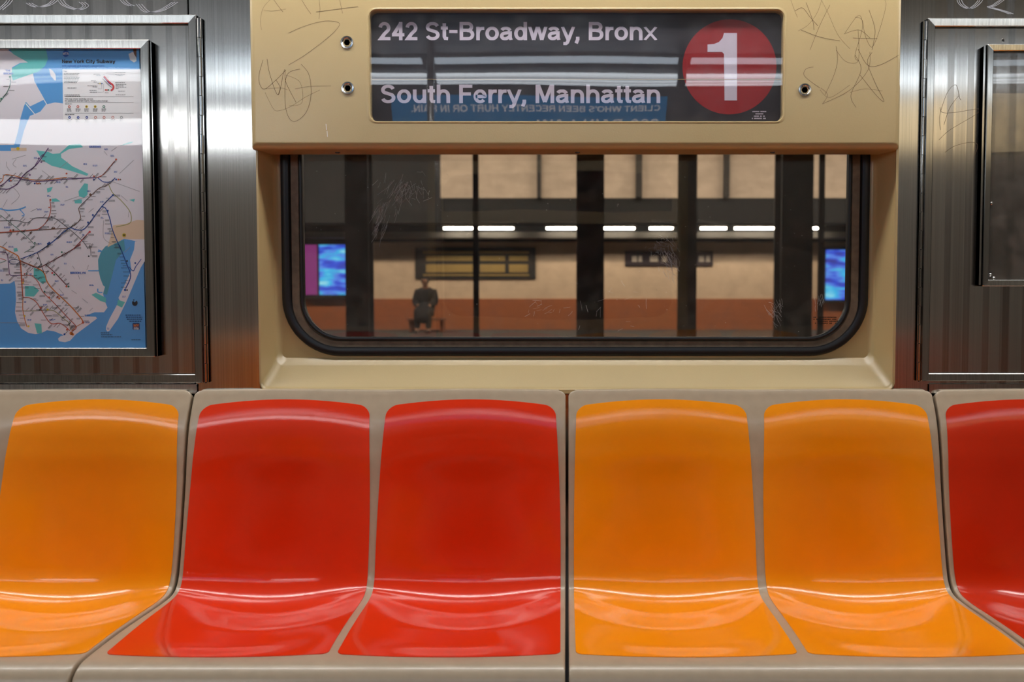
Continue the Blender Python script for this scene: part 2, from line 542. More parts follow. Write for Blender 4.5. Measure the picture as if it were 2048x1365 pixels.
# side wall with the window: steel-lined blocks round the opening
SX0, SX1 = P(512, 400, -0.02).x, P(1796, 400, -0.02).x            # window surround, left and right
ZS = P(1134, 789, -0.01).z                                        # its lower edge
mb = MB()
mb.box(XL, SX0 + 0.001, 0.02, 0.12, 0.0, 1.86)
mb.box(SX1 - 0.001, XR, 0.02, 0.12, 0.0, 1.86)
mb.box(SX0 + 0.008, SX1 - 0.008, 0.02, 0.12, 0.0, ZS + 0.004)
mb.box(SX0 + 0.008, SX1 - 0.008, 0.075, 0.12, 1.56, 1.86)
struct(mb.build('wall_front', M_STEEL))
for k, x in enumerate((XL, XR)):
    mb = MB(); mb.box(x - 0.05 if k == 0 else x, x if k == 0 else x + 0.05, YB, 0.12, 0, 2.24)
    struct(mb.build('wall_left' if k == 0 else 'wall_right', M_STEEL))
# opposite side wall with its window opening (only its reflection shows)
WX0, WX1, WZ0, WZ1 = -0.70, 0.60, 0.90, 1.74
mb = MB()
mb.box(XL, WX0, YB - 0.1, YB, 0, 1.80)
mb.box(WX1, XR, YB - 0.1, YB, 0, 1.80)
mb.box(WX0, WX1, YB - 0.1, YB, 0, WZ0)
mb.box(WX0, WX1, YB - 0.1, YB, WZ1, 1.80)
struct(mb.build('wall_back', mat('opposite_lining', srgb(146, 138, 126), 0.4)))
wn = struct(bpy.data.objects.new('window_2', None)); C.objects.link(wn); wn.location = (0, YB, 1.3)
mb = MB()
mb.rings([(WX0 - .05, WX1 + .05, WZ0 - .05, WZ1 + .05, .05, YB + .001), (WX0 - .05, WX1 + .05, WZ0 - .05, WZ1 + .05, .05, YB + .02),
          (WX0 + .03, WX1 - .03, WZ0 + .03, WZ1 - .03, .10, YB + .02), (WX0 + .03, WX1 - .03, WZ0 + .03, WZ1 - .03, .10, YB - .03)])
mb.box(WX0 + .02, WX1 - .02, YB - .03, YB + .01, 1.44, 1.50)
mb.build('window_frame', M_BEIGE, wn)
mb = MB(); mb.box(WX0 + .02, WX1 - .02, YB - .06, YB - .05, WZ0 + .02, WZ1 - .02)
mb.build('window_pane', M_GLASS, wn)


def cove(y0, s):
    """the slanted advertising cove between wall and ceiling; s = +1 rises away from +y"""
    return [(y0, 1.80), (y0 + s * .14, 2.09), (y0 + s * .17, 2.10), (y0 + s * .17, 2.24), (y0 - s * .05, 2.24), (y0 - s * .05, 1.80)]


M_COVE = mat('cove_grey', srgb(105, 104, 104), 0.45)
mb = MB(); mb.prism([(0.02, 1.86), (-.14, 2.09), (-.17, 2.10), (-.17, 2.24), (.07, 2.24), (.07, 1.86)][::-1], XL, XR)
struct(mb.build('trim_5', M_COVE, merge=True))
mb = MB(); mb.prism(cove(YB, 1), XL, XR)
struct(mb.build('trim_6', M_COVE, merge=True))


def lens_mat(LAMP, LAMP_COLOR):
    m = bpy.data.materials.new('ribbed_lens')
    m.use_nodes = True
    nt = m.node_tree
    p = nt.nodes['Principled BSDF']
    p.inputs['Base Color'].default_value = (0.8, 0.8, 0.8, 1)
    p.inputs['Emission Color'].default_value = (*LAMP_COLOR, 1)
    tc = nt.nodes.new('ShaderNodeTexCoord')
    sp = nt.nodes.new('ShaderNodeSeparateXYZ')
    nt.links.new(tc.outputs['Object'], sp.inputs[0])
    a = nt.nodes.new('ShaderNodeMath'); a.operation = 'MULTIPLY'; a.inputs[1].default_value = 52.0 * 2 * math.pi
    nt.links.new(sp.outputs[1], a.inputs[0])
    b = nt.nodes.new('ShaderNodeMath'); b.operation = 'SINE'
    nt.links.new(a.outputs[0], b.inputs[0])
    c = nt.nodes.new('ShaderNodeMapRange')
    c.inputs['From Min'].default_value = -1; c.inputs['From Max'].default_value = 1
    c.inputs['To Min'].default_value = LAMP * 0.55; c.inputs['To Max'].default_value = LAMP * 1.45
    nt.links.new(b.outputs[0], c.inputs['Value'])
    nt.links.new(c.outputs[0], p.inputs['Emission Strength'])
    return m


M_LENS, M_LENS_OPP = lens_mat(LAMP, LAMP_COLOR), lens_mat(LAMP_OPP, (.86, .94, 1.0))
M_CEIL_GLOW = mat('ceiling_glow_strip', srgb(230, 235, 240), 0.4, emit=(.75, .88, 1, 1), estr=3.2)  # glow of the strip that imitates lamplit ceiling
M_HOUSE = mat('lamp_housing', (0.12, 0.12, 0.125, 1), 0.4, 0.8)


def ceiling_light(x0, x1, y0, s, label, first=None):
    xc = (x0 + x1) / 2
    t = thing('ceiling_light', label, 'ceiling light', (xc, y0 + s * .23, 2.12), 'strip lights along both sides of the car')
    h = (x1 - x0) / 2
    mb = MB()
    A = [(.171, 2.106), (.185, 2.097), (.21, 2.092), (.235, 2.094), (.255, 2.103), (.27, 2.118), (.275, 2.136)]
    mb.grid([[(x, y0 + s * a, z) for a, z in A] for x in (xc - h, xc + h)])
    mb.build('lens', M_LENS_OPP if s > 0 else M_LENS, t, loc=(xc, y0, 2.12), smooth=True)
    mb = MB()
    mb.prism([(y0 + s * a, z) for a, z in ((.276, 2.137), (.33, 2.150), (.42, 2.185), (.42, 2.235), (.172, 2.235), (.172, 2.20), (.276, 2.20))], xc - h, xc + h)
    mb.build('housing', M_HOUSE, t, merge=True)
    for q in (xc - h - .018, xc + h):
        mb = MB()
        mb.prism([(y0 + s * a, z) for a, z in ((.171, 2.09), (.20, 2.078), (.24, 2.078), (.30, 2.10), (.30, 2.2), (.171, 2.2))], q, q + .018)
        mb.build('end_cap', M_HOUSE, t, merge=True)
    if s > 0 and x1 < -1.8:
        return
    mb = MB()
    mb.prism([(y0 + s * a, z) for a, z in ((.360, 2.1603), (.405, 2.1778), (.4045, 2.1788), (.3595, 2.1613))], xc - h + .01, xc + h - .01)
    mb.build('ceiling_glow', M_CEIL_GLOW, t, merge=True)  # added glowing strip, stands in for the brightly lit ceiling beside the lens


E_ = [-3.05, -1.85, -.65, .55, 1.75, 2.95]
for i in range(5):
    nm = ['far left', 'left', 'middle', 'right', 'far right'][i]
    ceiling_light(E_[i] + .02, E_[i + 1] - .02, YB, 1, 'ribbed strip light above the opposite seats, ' + nm + ' of its row')
    ceiling_light(E_[i] + .02, E_[i + 1] - .02, 0.0, -1, 'ribbed strip light above the window wall, ' + nm + ' of its row')


def card(x0, x1, name, label, m, z0=1.815, z1=2.055, emis=False):
    a = Vector((0, .14, .29)).normalized()
    n = Vector((0, .29, -.14)).normalized()

    def q(x, z):
        k = (z - 1.80) / .29
        return Vector((x, YB + .14 * k, z)) + n * .004
    mb = MB()
    mb.face([q(x1, z0), q(x0, z0), q(x0, z1), q(x1, z1)])
    mb.face([p_ - n * .003 for p_ in (q(x1, z0), q(x1, z1), q(x0, z1), q(x0, z0))])
    return mb, q, a


M_BLUE = mat('blue_card', srgb(0, 92, 160), 0.4, emit=(0.0, 0.24, 0.52, 1), estr=1.7)  # card made to glow in place of lamp light falling on it
M_TAN = mat('tan_card', srgb(214, 190, 150), 0.5, emit=(1.0, 0.78, 0.46, 1), estr=1.1)  # glow added here too, the card itself is no lamp
M_WHITE = mat('white_print', srgb(235, 235, 235), 0.5)
M_WGLOW = mat('white_glow_print', srgb(235, 235, 235), 0.5, emit=(.75, .7, .7, 1), estr=2.2)  # lettering shares the card's added glow
M_GREEN = mat('green_card', srgb(40, 110, 50), 0.5)
mb, q, a = card(-.88, .50, '', '', M_BLUE)
text(mb, "CLIENT WHO'S BEEN RECENTLY HURT OR IN PAIN.", q(.47, 1.985) + Vector((0, .001, 0)), (-1, 0, 0), a, .032, width=1.25, mi=1)
text(mb, "800-PAIN-LAW", q(.47, 1.90) + Vector((0, .001, 0)), (-1, 0, 0), a, .055, width=.62, mi=1)
tag(mb.build('advertising_card', [M_BLUE, M_WGLOW]), 'blue advertising card, glow added, with white lettering above the opposite window', 'advertisement')
mb, q, a = card(1.2, 2.95, '', '', M_TAN)
tag(mb.build('advertising_card', [M_TAN]), 'tan card, glow added, right of the blue one above the opposite seats', 'advertisement')
M_BACKLIT = mat('backlit_panel', srgb(240, 240, 240), 0.4, emit=(0.95, 0.98, 1.0, 1), estr=7.5)
t = thing('lit_panel', 'white backlit advertising panel left of the blue one', 'advertisement', (-1.9, YB + .05, 1.85))
mb, q, a = card(-2.95, -1.22, '', '', M_BACKLIT, 1.847, 1.972)
mb.build('light_diffuser', M_BACKLIT, t)
mb = MB()
for z0, z1 in ((1.827, 1.845), (1.974, 1.992)):
    mb.prism([(YB + .14 * (z0 - 1.8) / .29 + .0002, z0), (YB + .14 * (z0 - 1.8) / .29 + .012, z0), (YB + .14 * (z1 - 1.8) / .29 + .012, z1), (YB + .14 * (z1 - 1.8) / .29 + .0002, z1)], -2.97, -1.20)
mb.build('panel_frame', M_FRAME, t, merge=True)

# grab pole in front of the opposite bench (seen only as a reflection)
t = thing('grab_pole', 'steel grab pole standing by the opposite bench', 'pole', (-.60, -1.90, 0))
mb = MB(); mb.cyl((-.60, -1.90, 0.0), (0, 0, 1), .016, 2.19); mb.build('pole', M_BRIGHT, t, smooth=True)
mb = MB(); mb.lathe((0, 0, 0), [(0.001, 0), (.04, 0), (.04, .006), (.018, .02)])
mb.v = [(x - .60, z - 1.90, y) for x, y, z in mb.v]
mb.build('floor_flange', M_BRIGHT, t, smooth=True)

# ------------------------------------------------------------------ window wall: steel trims
ZTOP = 1.86
pl0, pl1 = P(396, 400, 0).x, SX0 + .004
mb = MB(); mb.box(P(378, 20, 0).x, P(502, 400, 0).x, 0.0, .0195, ZS + .002, ZTOP)
mb.box(P(502, 400, 0).x, SX0 - .0012, -.004, .0195, ZS + .002, ZTOP)
struct(mb.build('trim_1', [M_STEEL]))
mb = MB(); mb.box(P(1805, 400, 0).x, P(1864, 400, 0).x, 0.0, .0195, ZS + .002, ZTOP)
mb.box(SX1 + .0012, P(1805, 400, 0).x, -.004, .0195, ZS + .002, ZTOP)
struct(mb.build('trim_2', [M_STEEL]))
# striped lining sheets beside the pilasters, with key-scratched swirls high up
M_SWIRL = mat('swirl_scratch', srgb(150, 150, 158), 0.55, 0.3)


def bez(p, n=10):
    """smooth curve through points"""
    out = []
    for i in range(len(p) - 1):
        p0, p1, p2, p3 = p[max(i - 1, 0)], p[i], p[i + 1], p[min(i + 2, len(p) - 1)]
        for k in range(n):
            t_ = k / n
            out.append(tuple(0.5 * ((2 * p1[j]) + (-p0[j] + p2[j]) * t_ + (2 * p0[j] - 5 * p1[j] + 4 * p2[j] - p3[j]) * t_ ** 2 + (-p0[j] + 3 * p1[j] - 3 * p2[j] + p3[j]) * t_ ** 3) for j in range(2)))
    out.append(p[-1])
    return out


def scratch(mb, pts, y, w=.0006, mi=1, smooth=True):
    pts = bez(pts) if smooth else pts
    mb.ribbon([P(u, v, y) for u, v in pts], w, mi)


mb = MB(); mb.box(XL + .01, P(375, 20, .008).x, .008, .0195, ZS + .002, ZTOP)
for dx in (0, 5, 11):
    scratch(mb, [(-6 + dx, 20), (10 + dx, 6), (20 + dx, -10)], .0074, .0016)
    scratch(mb, [(52 + dx, 6), (70 + dx, 14), (95 + dx, 8), (112 + dx, -8)], .0074, .0014)
    scratch(mb, [(112 + dx, -6), (124 + dx, 10), (150 + dx, 19), (166 + dx, 12), (158 + dx, 4)], .0074, .0013)
    scratch(mb, [(236 + dx, -6), (246 + dx, 6), (258 + dx, 12)], .0074, .0012)
    scratch(mb, [(272 + dx, 8), (290 + dx, 24), (318 + dx, 20), (345 + dx, 4)], .0074, .0013)
struct(mb.build('trim_3', [M_STRIPE, M_SWIRL]))
mb = MB(); mb.box(P(1868, 20, .008).x, XR - .01, .008, .0195, ZS + .002, ZTOP)
for dx in (0, 4, 9):
    scratch(mb, [(1912 + dx, -8), (1918 + dx, 8), (1935 + dx, 17), (1952 + dx, 6), (1960 + dx, -8)], .0074, .0013)
    scratch(mb, [(2010 + dx, -8), (1985 + dx, 10), (1975 + dx, 14), (2002 + dx, 22), (2018 + dx, 28)], .0074, .0011)
struct(mb.build('trim_4', [M_STRIPE, M_SWIRL]))
# pale rails under the hinged frames
mb = MB()
z1 = P(200, 769, -.005).z
mb.box(XL + .01, P(396, 780, 0).x, -.006, .0075, ZS + .002, z1)
mb.box(XL + .01, P(396, 780, 0).x, -.012, -.006, ZS + .002, ZS + .006)
struct(mb.build('baseboard_left', M_RAIL))
mb = MB()
mb.box(P(1856, 780, 0).x, XR - .01, -.006, .0075, ZS + .002, z1)
struct(mb.build('baseboard_right', M_STEEL))

# ------------------------------------------------------------------ window 1: surround, gaskets, glass
w1 = struct(bpy.data.objects.new('window_1', None)); C.objects.link(w1); w1.location = (0, .07, 1.15)
YW = .07
JX0, JX1 = P(560, 500, YW).x, P(1741, 500, YW).x
JZ = P(1134, 716, YW).z
ox0, ox1, oz = SX0, SX1, ZS
LZ = P(1134, 778, -.01).z
lx0, lx1 = P(518, 600, -.01).x, P(1791, 600, -.01).x
ZH = 1.60
mb = MB()
gx0, gx1 = P(564, 500, YW).x, P(1737, 500, YW).x
gz = P(1134, 712, YW).z
mb.rings([(ox0, ox1, oz, ZH, .002, .02), (ox0, ox1, oz, ZH, .002, -.006), (ox0 + .002, ox1 - .002, oz + .002, ZH, .002, -.010),
          (lx0 - .002, lx1 + .002, LZ - .002, ZH - .001, .018, -.010), (lx0, lx1, LZ, ZH - .002, .018, -.008), (lx0 + .002, lx1 - .002, LZ + .002, ZH - .003, .018, -.002),
          (lx0 + .0025, lx1 - .0025, LZ + .004, ZH - .004, .018, .0005), (JX0 - .0105, JX1 + .0105, JZ - .018, ZH - .02, .022, YW - .0165), (JX0 - .010, JX1 + .010, JZ - .016, ZH - .02, .022, YW - .014), (JX0 - .004, JX1 + .004, JZ - .004, ZH - .022, .02, YW - .004), (JX0 + .002, JX1 - .002, JZ + .000, ZH - .025, .012, YW),
          (gx0 + .006, gx1 - .006, gz + .006, ZH - .03, .125, YW), (gx0 + .006, gx1 - .006, gz + .006, ZH - .03, .125, YW + .03)], n=10)
# key scratches along the sill: small dark hairlines
for pts in ([(1098, 772), (1100, 752), (1108, 760), (1118, 750), (1122, 768), (1140, 754), (1132, 762), (1142, 768)], [(640, 746), (655, 730), (662, 748), (676, 732), (690, 748), (700, 730), (704, 748)]):
    pass
mb.build('window_surround', [M_BEIGE, M_SCRATCH], w1, smooth=True)


def ring(x0, x1, z0, r, wd, y, hh, name, m, bead=True):
    mb = MB()
    rl = [(x0, x1, z0, ZH - .03, r, y + .012), (x0, x1, z0, ZH - .03, r, y - hh * .4)]
    k = 5
    for i in range(1, k):
        a_ = math.pi * i / k
        d = wd * (1 - math.cos(a_)) / 2
        rl.append((x0 + d, x1 - d, z0 + d, ZH - .03 - d, r - d, y - hh * .4 - hh * .6 * (math.sin(a_) if bead else 1)))
    rl += [(x0 + wd, x1 - wd, z0 + wd, ZH - .03 - wd, r - wd, y - hh * .4), (x0 + wd, x1 - wd, z0 + wd, ZH - .03 - wd, r - wd, y + .012)]
    mb.rings(rl, n=14)
    return mb.build(name, m, w1, smooth=True)


RG = .14
ring(gx0, gx1, gz, RG, .0215, YW, .010, 'gasket', M_RUBBER)
ring(gx0 + .0215, gx1 - .0215, gz + .0150, RG - .0215, .0215, YW + .004, .004, 'glazing_band', M_BAND, bead=False)
ring(gx0 + .043, gx1 - .043, gz + .0370, RG - .04, .0085, YW + .002, .006, 'gasket', M_RUBBER)
ax0, ax1, az = gx0 + .050, gx1 - .050, gz + .044
mb = MB()
rr = rrect(ax0, ax1, az, ZH - .05, RG - .05, YW + .008, n=14)
rb = [p_ + Vector((0, .006, 0)) for p_ in rr]
mb.face(rr[::-1]); mb.face(rb); mb.grid([rr, rb], closed=True)
# scratched patches on the glass
ys = YW + .0072


def hatch(cx, cy, w_, h_, n, ang, L, spread=14):
    for _ in range(n):
        u, v = random.gauss(cx, w_), random.gauss(cy, h_)
        a_ = R(ang + random.gauss(0, spread))
        l = L * random.uniform(.4, 1.3)
        p0 = (u - math.cos(a_) * l / 2, v + math.sin(a_) * l / 2)
        p1 = (u + math.cos(a_) * l / 2, v - math.sin(a_) * l / 2)
        mb.ribbon([P(*p0, ys), P((p0[0] + p1[0]) / 2 + random.uniform(-1, 1), (p0[1] + p1[1]) / 2 + random.uniform(-1, 1), ys), P(*p1, ys)], random.uniform(.0002, .0006), 1)


hatch(792, 385, 16, 14, 55, 62, 24)
hatch(757, 440, 9, 16, 40, 66, 26, 8)
hatch(830, 380, 14, 14, 30, 120, 16, 40)
hatch(1325, 495, 12, 10, 60, 40, 9, 90)
hatch(1342, 525, 9, 16, 55, 115, 20, 18)
hatch(1552, 625, 12, 14, 26, 120, 22, 25)
hatch(1205, 610, 40, 30, 20, 30, 16, 50)
hatch(1640, 607, 8, 8, 12, 80, 14, 12)
hatch(1080, 620, 20, 12, 16, 20, 14, 40)
for _ in range(150):
    u, v = random.uniform(615, 1695), random.uniform(325, 665)
    p_ = P(u, v, ys)
    s_ = random.uniform(.0003, .0008)
    mb.face([p_ + Vector((s_ * math.cos(k), 0, s_ * math.sin(k))) for k in (0, 1.2, 2.5, 3.8, 5.0)], 1 if random.random() < .7 else 2)
for j in range(4):                                   # the maker's small print, lower right
    for k in range(16):
        if random.random() < .8:
            u = 1627 + k * 2.9 + (j > 1) * 3
            mb.face([P(u, 636 + j * 4, ys), P(u + 2, 636 + j * 4, ys), P(u + 2, 634 + j * 4, ys), P(u, 634 + j * 4, ys)], 2)
mb.build('window_pane', [M_GLASS, M_WSCR, M_HOLE], w1)

# ------------------------------------------------------------------ header with the destination sign
HY = -.030
hx0, hx1 = P(499, 200, HY).x, SX1 + .0004
hz = P(1134, 298, HY).z
sx0, sx1 = P(737, 130, HY).x, P(1569, 130, HY).x
sz0, sz1 = P(1134, 244, HY).z, P(1134, 18, HY).z
hd = thing('sign_header', 'cream moulded header panel above the window holding the destination sign', 'panel', (0, HY, hz))
mb = MB()
H2 = ZTOP - .004
mb.rings([(sx0 + .003, sx1 - .003, sz0 + .003, sz1 - .003, .016, HY + .022), (sx0 + .002, sx1 - .002, sz0 + .002, sz1 - .002, .017, HY + .003),
          (sx0 + .0008, sx1 - .0008, sz0 + .0008, sz1 - .0008, .018, HY - .0006), (sx0 - .001, sx1 + .001, sz0 - .001, sz1 + .001, .019, HY - .001),
          (sx0 - .003, sx1 + .003, sz0 - .003, sz1 + .003, .020, HY), (sx0 - .005, sx1 + .005, sz0 - .005, sz1 + .005, .021, HY), (hx0 + .016, hx1 - .016, hz + .016, H2 - .016, .004, HY),
          (hx0 + .014, hx1 - .014, hz + .014, H2 - .014, .004, HY), (hx0 + .008, hx1 - .008, hz + .011, H2 - .008, .004, HY + .0012),
          (hx0 + .003, hx1 - .003, hz + .005, H2 - .003, .004, HY + .005), (hx0 + .001, hx1 - .001, hz + .0015, H2 - .001, .004, HY + .010),
          (hx0, hx1, hz, H2, .004, HY + .016), (hx0, hx1, hz - .001, H2, .004, YW - .016)], n=8)
yy = HY - .0004
SCR = [
    [(523, 60), (521, 40), (527, 15), (545, -5)], [(527, 20), (545, 22), (572, 18)], [(545, -4), (558, 14), (566, 24)], [(600, -6), (612, 14), (622, 28)],
    [(638, -5), (640, 18), (638, 38)], [(632, 24), (670, 19), (716, 13)], [(678, -6), (682, 12), (685, 27)],
    [(577, 66), (610, 52), (650, 42), (678, 46), (672, 60), (650, 80), (610, 110), (577, 130)],
    [(526, 120), (518, 150), (520, 170), (530, 178), (552, 160), (572, 140)], [(534, 118), (540, 150), (556, 190), (566, 150), (570, 140), (572, 165), (592, 205)],
    [(527, 178), (560, 176), (575, 180)], [(552, 160), (560, 175), (556, 190)], [(572, 150), (600, 165), (604, 205), (578, 212)], [(590, 178), (620, 173), (662, 172)],
    [(530, 185), (545, 215), (555, 222), (580, 214), (610, 195), (640, 180)], [(602, 128), (618, 150), (622, 190), (612, 225), (590, 243), (576, 232), (570, 200), (574, 150), (600, 138)],
    [(1580, -5), (1588, 18), (1595, 35)], [(1590, 22), (1605, 16), (1620, 34), (1636, 52)], [(1596, 62), (1616, 50), (1634, 26), (1645, -5)],
    [(1640, -5), (1655, 24), (1676, 70), (1700, 98)], [(1602, 60), (1640, 74), (1680, 82)], [(1690, 66), (1712, 35), (1722, 34), (1724, 60), (1710, 110), (1716, 122)],
    [(1710, 34), (1724, 40), (1730, 70), (1742, 94), (1752, 80), (1765, 40), (1772, 8), (1765, -6)], [(1688, 68), (1718, 60), (1740, 76)],
    [(1706, 76), (1730, 77), (1755, 77)], [(1672, 100), (1690, 122), (1712, 126), (1718, 110), (1716, 60)], [(1716, 98), (1735, 130), (1760, 130), (1798, 110)],
    [(1740, 104), (1736, 140), (1700, 180), (1645, 208)], [(1645, 208), (1655, 190), (1642, 176)], [(1744, 105), (1735, 125), (1750, 165), (1768, 202), (1752, 190), (1720, 150)],
    [(1710, 110), (1722, 140), (1702, 190), (1712, 215)], [(1672, 92), (1675, 120), (1668, 150), (1650, 190)], [(1700, 185), (1730, 178), (1765, 182)],
    [(1627, 134), (1612, 138), (1608, 150), (1620, 162), (1640, 176)], [(1640, 180), (1660, 195), (1700, 170)],
    [(1612, 5), (1625, 40), (1628, 60)], [(1660, 10), (1640, 50), (1620, 100)], [(1738, 20), (1750, 60), (1744, 100)]]
for s_ in SCR:
    scratch(mb, s_, yy, random.uniform(.00045, .0008), 1)
for u, v in ((652, 248), (654, 262)):
    scratch(mb, [(u, v), (u + 1, v + 12)], yy, .0012, 2, False)
hp = mb.build('header_panel', [M_BEIGE, M_SCRATCH, M_WHITE], hd, smooth=True)
# destination roll behind the glass
SY = HY + .021
mb = MB()
mb.box(sx0 + .001, sx1 - .001, SY, SY + .012, sz0 + .001, sz1 - .001)


def PS(u, v, d=.0005):
    return P(u, v, SY - d)


def sign_text(s, u0, u1, v_base, v_cap, mi, weight=.19):
    a_, b_ = PS(u0, v_base), PS(u1, v_base)
    text(mb, s, a_, (1, 0, 0), (0, 0, 1), PS(u0, v_cap).z - a_.z, width=(b_.x - a_.x), weight=weight, mi=mi)


sign_text('242 St-Broadway, Bronx', 756, 1311, 80.5, 44, 1)
sign_text('South Ferry, Manhattan', 760, 1319, 206.5, 169.5, 1)
cc = PS(1459, 134, .0003)
rad = (PS(1553, 134).x - PS(1365, 134).x) / 2
mb.face([cc + Vector((rad * math.cos(2 * math.pi * k / 64), 0, rad * math.sin(2 * math.pi * k / 64))) for k in range(64)][::-1], 2)
one = [(1448, 66), (1474, 66), (1474, 201), (1449, 201), (1448, 108), (1444, 104), (1415, 104), (1415, 89), (1428, 88), (1438, 84), (1445, 76)]
mb.face([PS(u, v, .0007) for u, v in one][::-1], 1)
for j, s_ in enumerate((14, 8, 11, 15)):
    for k in range(s_):
        u = 1519 - s_ + k * 2.0 + 0
        if random.random() < .85:
            mb.face([PS(u, 222 + j * 4.6, .0008), PS(u + 1.4, 222 + j * 4.6, .0008), PS(u + 1.4, 224.5 + j * 4.6, .0008), PS(u, 224.5 + j * 4.6, .0008)][::-1], 1)
so = mb.build('destination_roll', [M_ROLL, M_LETTER, M_BULLET], hd)
so['label'] = 'dark roll sign with white route names and a red disc'
mb = MB()
rr = rrect(sx0 + .0022, sx1 - .0022, sz0 + .0022, sz1 - .0022, .0165, HY + .006, n=8)
rb = [p_ + Vector((0, .004, 0)) for p_ in rr]
mb.face(rr[::-1]); mb.face(rb); mb.grid([rr, rb], closed=True)
mb.build('sign_glass', M_SGLASS, hd)


def socket_bolt(u, v, y, r, parent, flat=False):
    c = P(u, v, y)
    mb = MB()
    mb.lathe(c, [(r, .002), (r, -.0005), (r * .93, -.0022), (r * .72, -.0026), (r * .62, -.0015), (r * .58, .0)], mi=0)
    mb.lathe(c, [(r * .58, .0002), (r * .5, .0), (r * .0001, .0)], mi=1, n=6)
    return mb.build('socket_bolt', [M_BRIGHT, M_HOLE], parent, smooth=True)


for u, v in ((694, 85), (695.5, 176.5), (1609.5, 180)):
    socket_bolt(u, v, HY, .0152, hd)
for u in (675, 1155, 1545):                     # screws up in the soffit
    yq = HY + .05
    px = P(u, 306, HY + .05).x
    mb = MB()
    mb.lathe((0, 0, 0), [(.0001, -.002), (.003, -.002), (.006, -.0005), (.0062, .001)], n=16)
    mb.lathe((0, 0, 0), [(.0001, -.0022), (.0022, -.0021)], n=6, mi=1)
    mb.v = [(px + x, yq + z, hz - .001 + y) for x, y, z in mb.v]
    mb.build('screw', [M_BRIGHT, M_HOLE], hd, smooth=True)

# ------------------------------------------------------------------ hinged steel frames left and right


def frame_mesh(x0, x1, z0, z1, w, yb, yf, cham=.0015, mi=0, mb=None):
    mb = mb or MB()
    c = cham
    mb.rings([(x0, x1, z0, z1, .0012, yb), (x0, x1, z0, z1, .0012, yf + c), (x0 + c, x1 - c, z0 + c, z1 - c, .0008, yf),
              (x0 + w - c, x1 - w + c, z0 + w - c, z1 - w + c, .0006, yf + .001), (x0 + w, x1 - w, z0 + w, z1 - w, .0005, yf + .001 + c), (x0 + w, x1 - w, z0 + w, z1 - w, .0005, yb)], n=1)
    return mb


def hinge(xa, xb, z0, z1, y, parent, n):
    """continuous hinge: leaf strip and knuckles"""
    mb = MB()
    mb.box(xa, xb, y, y + .012, z0, z1, 0)
    r = (xb - xa) * .42
    xc = (xa + xb) / 2
    L = (z1 - z0) / n
    for k in range(n):
        rr_ = r if k % 2 == 0 else r * .82
        cx = xc - (0 if k % 2 == 0 else r * .12)
        mb.cyl((cx, y - .001, z0 + k * L + .0006), (0, 0, 1), rr_, L - .0012, n=14, mi=0)
    mb.cyl((xc, y - .001, z0 - .002), (0, 0, 1), r * .5, z1 - z0 + .004, n=10, mi=1)
    return mb.build('hinge', [M_FRAME, M_HOLE], parent, smooth=True)


# left: map case
FY = -.012
lc = thing('map_case', 'hinged stainless steel map case on the wall left of the window', 'map case', (-1.45, 0, P(200, 766, 0).z))
x1 = P(399, 400, FY).x
z0, z1 = P(200, 766, FY).z, P(200, 29, FY).z
x0 = P(-640, 400, FY).x
fw = .0195
frame_mesh(x0, x1, z0, z1, fw, .007, FY).build('outer_frame', M_FRAME, lc)
mb = MB(); mb.box(x0 + fw + .0003, x1 - fw - .0003, .0005, .0065, z0 + fw + .0003, z1 - fw - .0003)
mb.build('backing_sheet', M_STRIPE, lc)
hinge(P(400.5, 400, -.008).x, P(411, 400, -.008).x, z0 + .001, z1 - .008, -.008, lc, 19)
iy = -.026
ix1 = P(303.5, 400, iy).x
iz0, iz1 = P(200, 714, iy).z, P(200, 79, iy).z
ix0 = P(-560, 400, iy).x
iw = .0205
frame_mesh(ix0, ix1, iz0, iz1, iw, .0003, iy).build('inner_frame', M_FRAME, lc)
mb = MB(); mb.box(ix1 + .0005, ix1 + .0035, -.020, .0003, iz0 + .001, iz1 - .003); mb.build('frame_backing_strip', M_FRAME, lc)
mb = MB(); mb.box(ix0 + iw + .0004, ix1 - iw - .0004, -.0165, -.0145, iz0 + iw + .0004, iz1 - iw - .0004)
mb.build('case_glass', M_MGLASS, lc)

# right: empty frame
rc = thing('poster_case', 'hinged stainless steel case with a scuffed empty pane right of the window', 'poster case', (1.35, 0, P(1950, 764, 0).z))
x0 = P(1849, 400, FY).x
x1 = P(2750, 400, FY).x
z0, z1 = P(1950, 763, FY).z, P(1950, 36, FY).z
fwr = .0185
frame_mesh(x0, x1, z0, z1, fwr, .007, FY).build('outer_frame', M_FRAME, rc)
mb = MB(); mb.box(x0 + fwr + .0003, x1 - fwr - .0003, .0005, .0065, z0 + fwr + .0003, z1 - fwr - .0003)
for s_ in ([(1881, 260), (1880, 230), (1895, 185), (1912, 170), (1919, 195), (1922, 200)], [(1880, 215), (1885, 225), (1910, 225), (1958, 218), (1950, 230), (1900, 260), (1878, 280)],
           [(1888, 250), (1900, 215), (1919, 190)], [(1890, 305), (1910, 292), (1940, 285), (1955, 290), (1950, 310)]):
    scratch(mb, s_, .0001, .0007)
mb.build('backing_sheet', [M_STRIPE, M_SCRATCH], rc)
hinge(P(1839, 400, -.008).x, P(1848, 400, -.008).x, z0 + .001, z1 - .006, -.008, rc, 19)
iyr = -.024
jx0 = P(1970, 350, iyr).x
jx1 = P(2640, 350, iyr).x
jz0, jz1 = P(2000, 573, iyr).z, P(2000, 88, iyr).z
jw = .0150
rif = frame_mesh(jx0, jx1, jz0, jz1, jw, .0003, iyr).build('inner_frame', M_FRAME, rc)
mb = MB(); mb.box(jx0 - .006, jx0 - .0005, -.018, .0003, jz0 + .003, jz1 - .003); mb.build('frame_backing_strip', M_FRAME, rc)
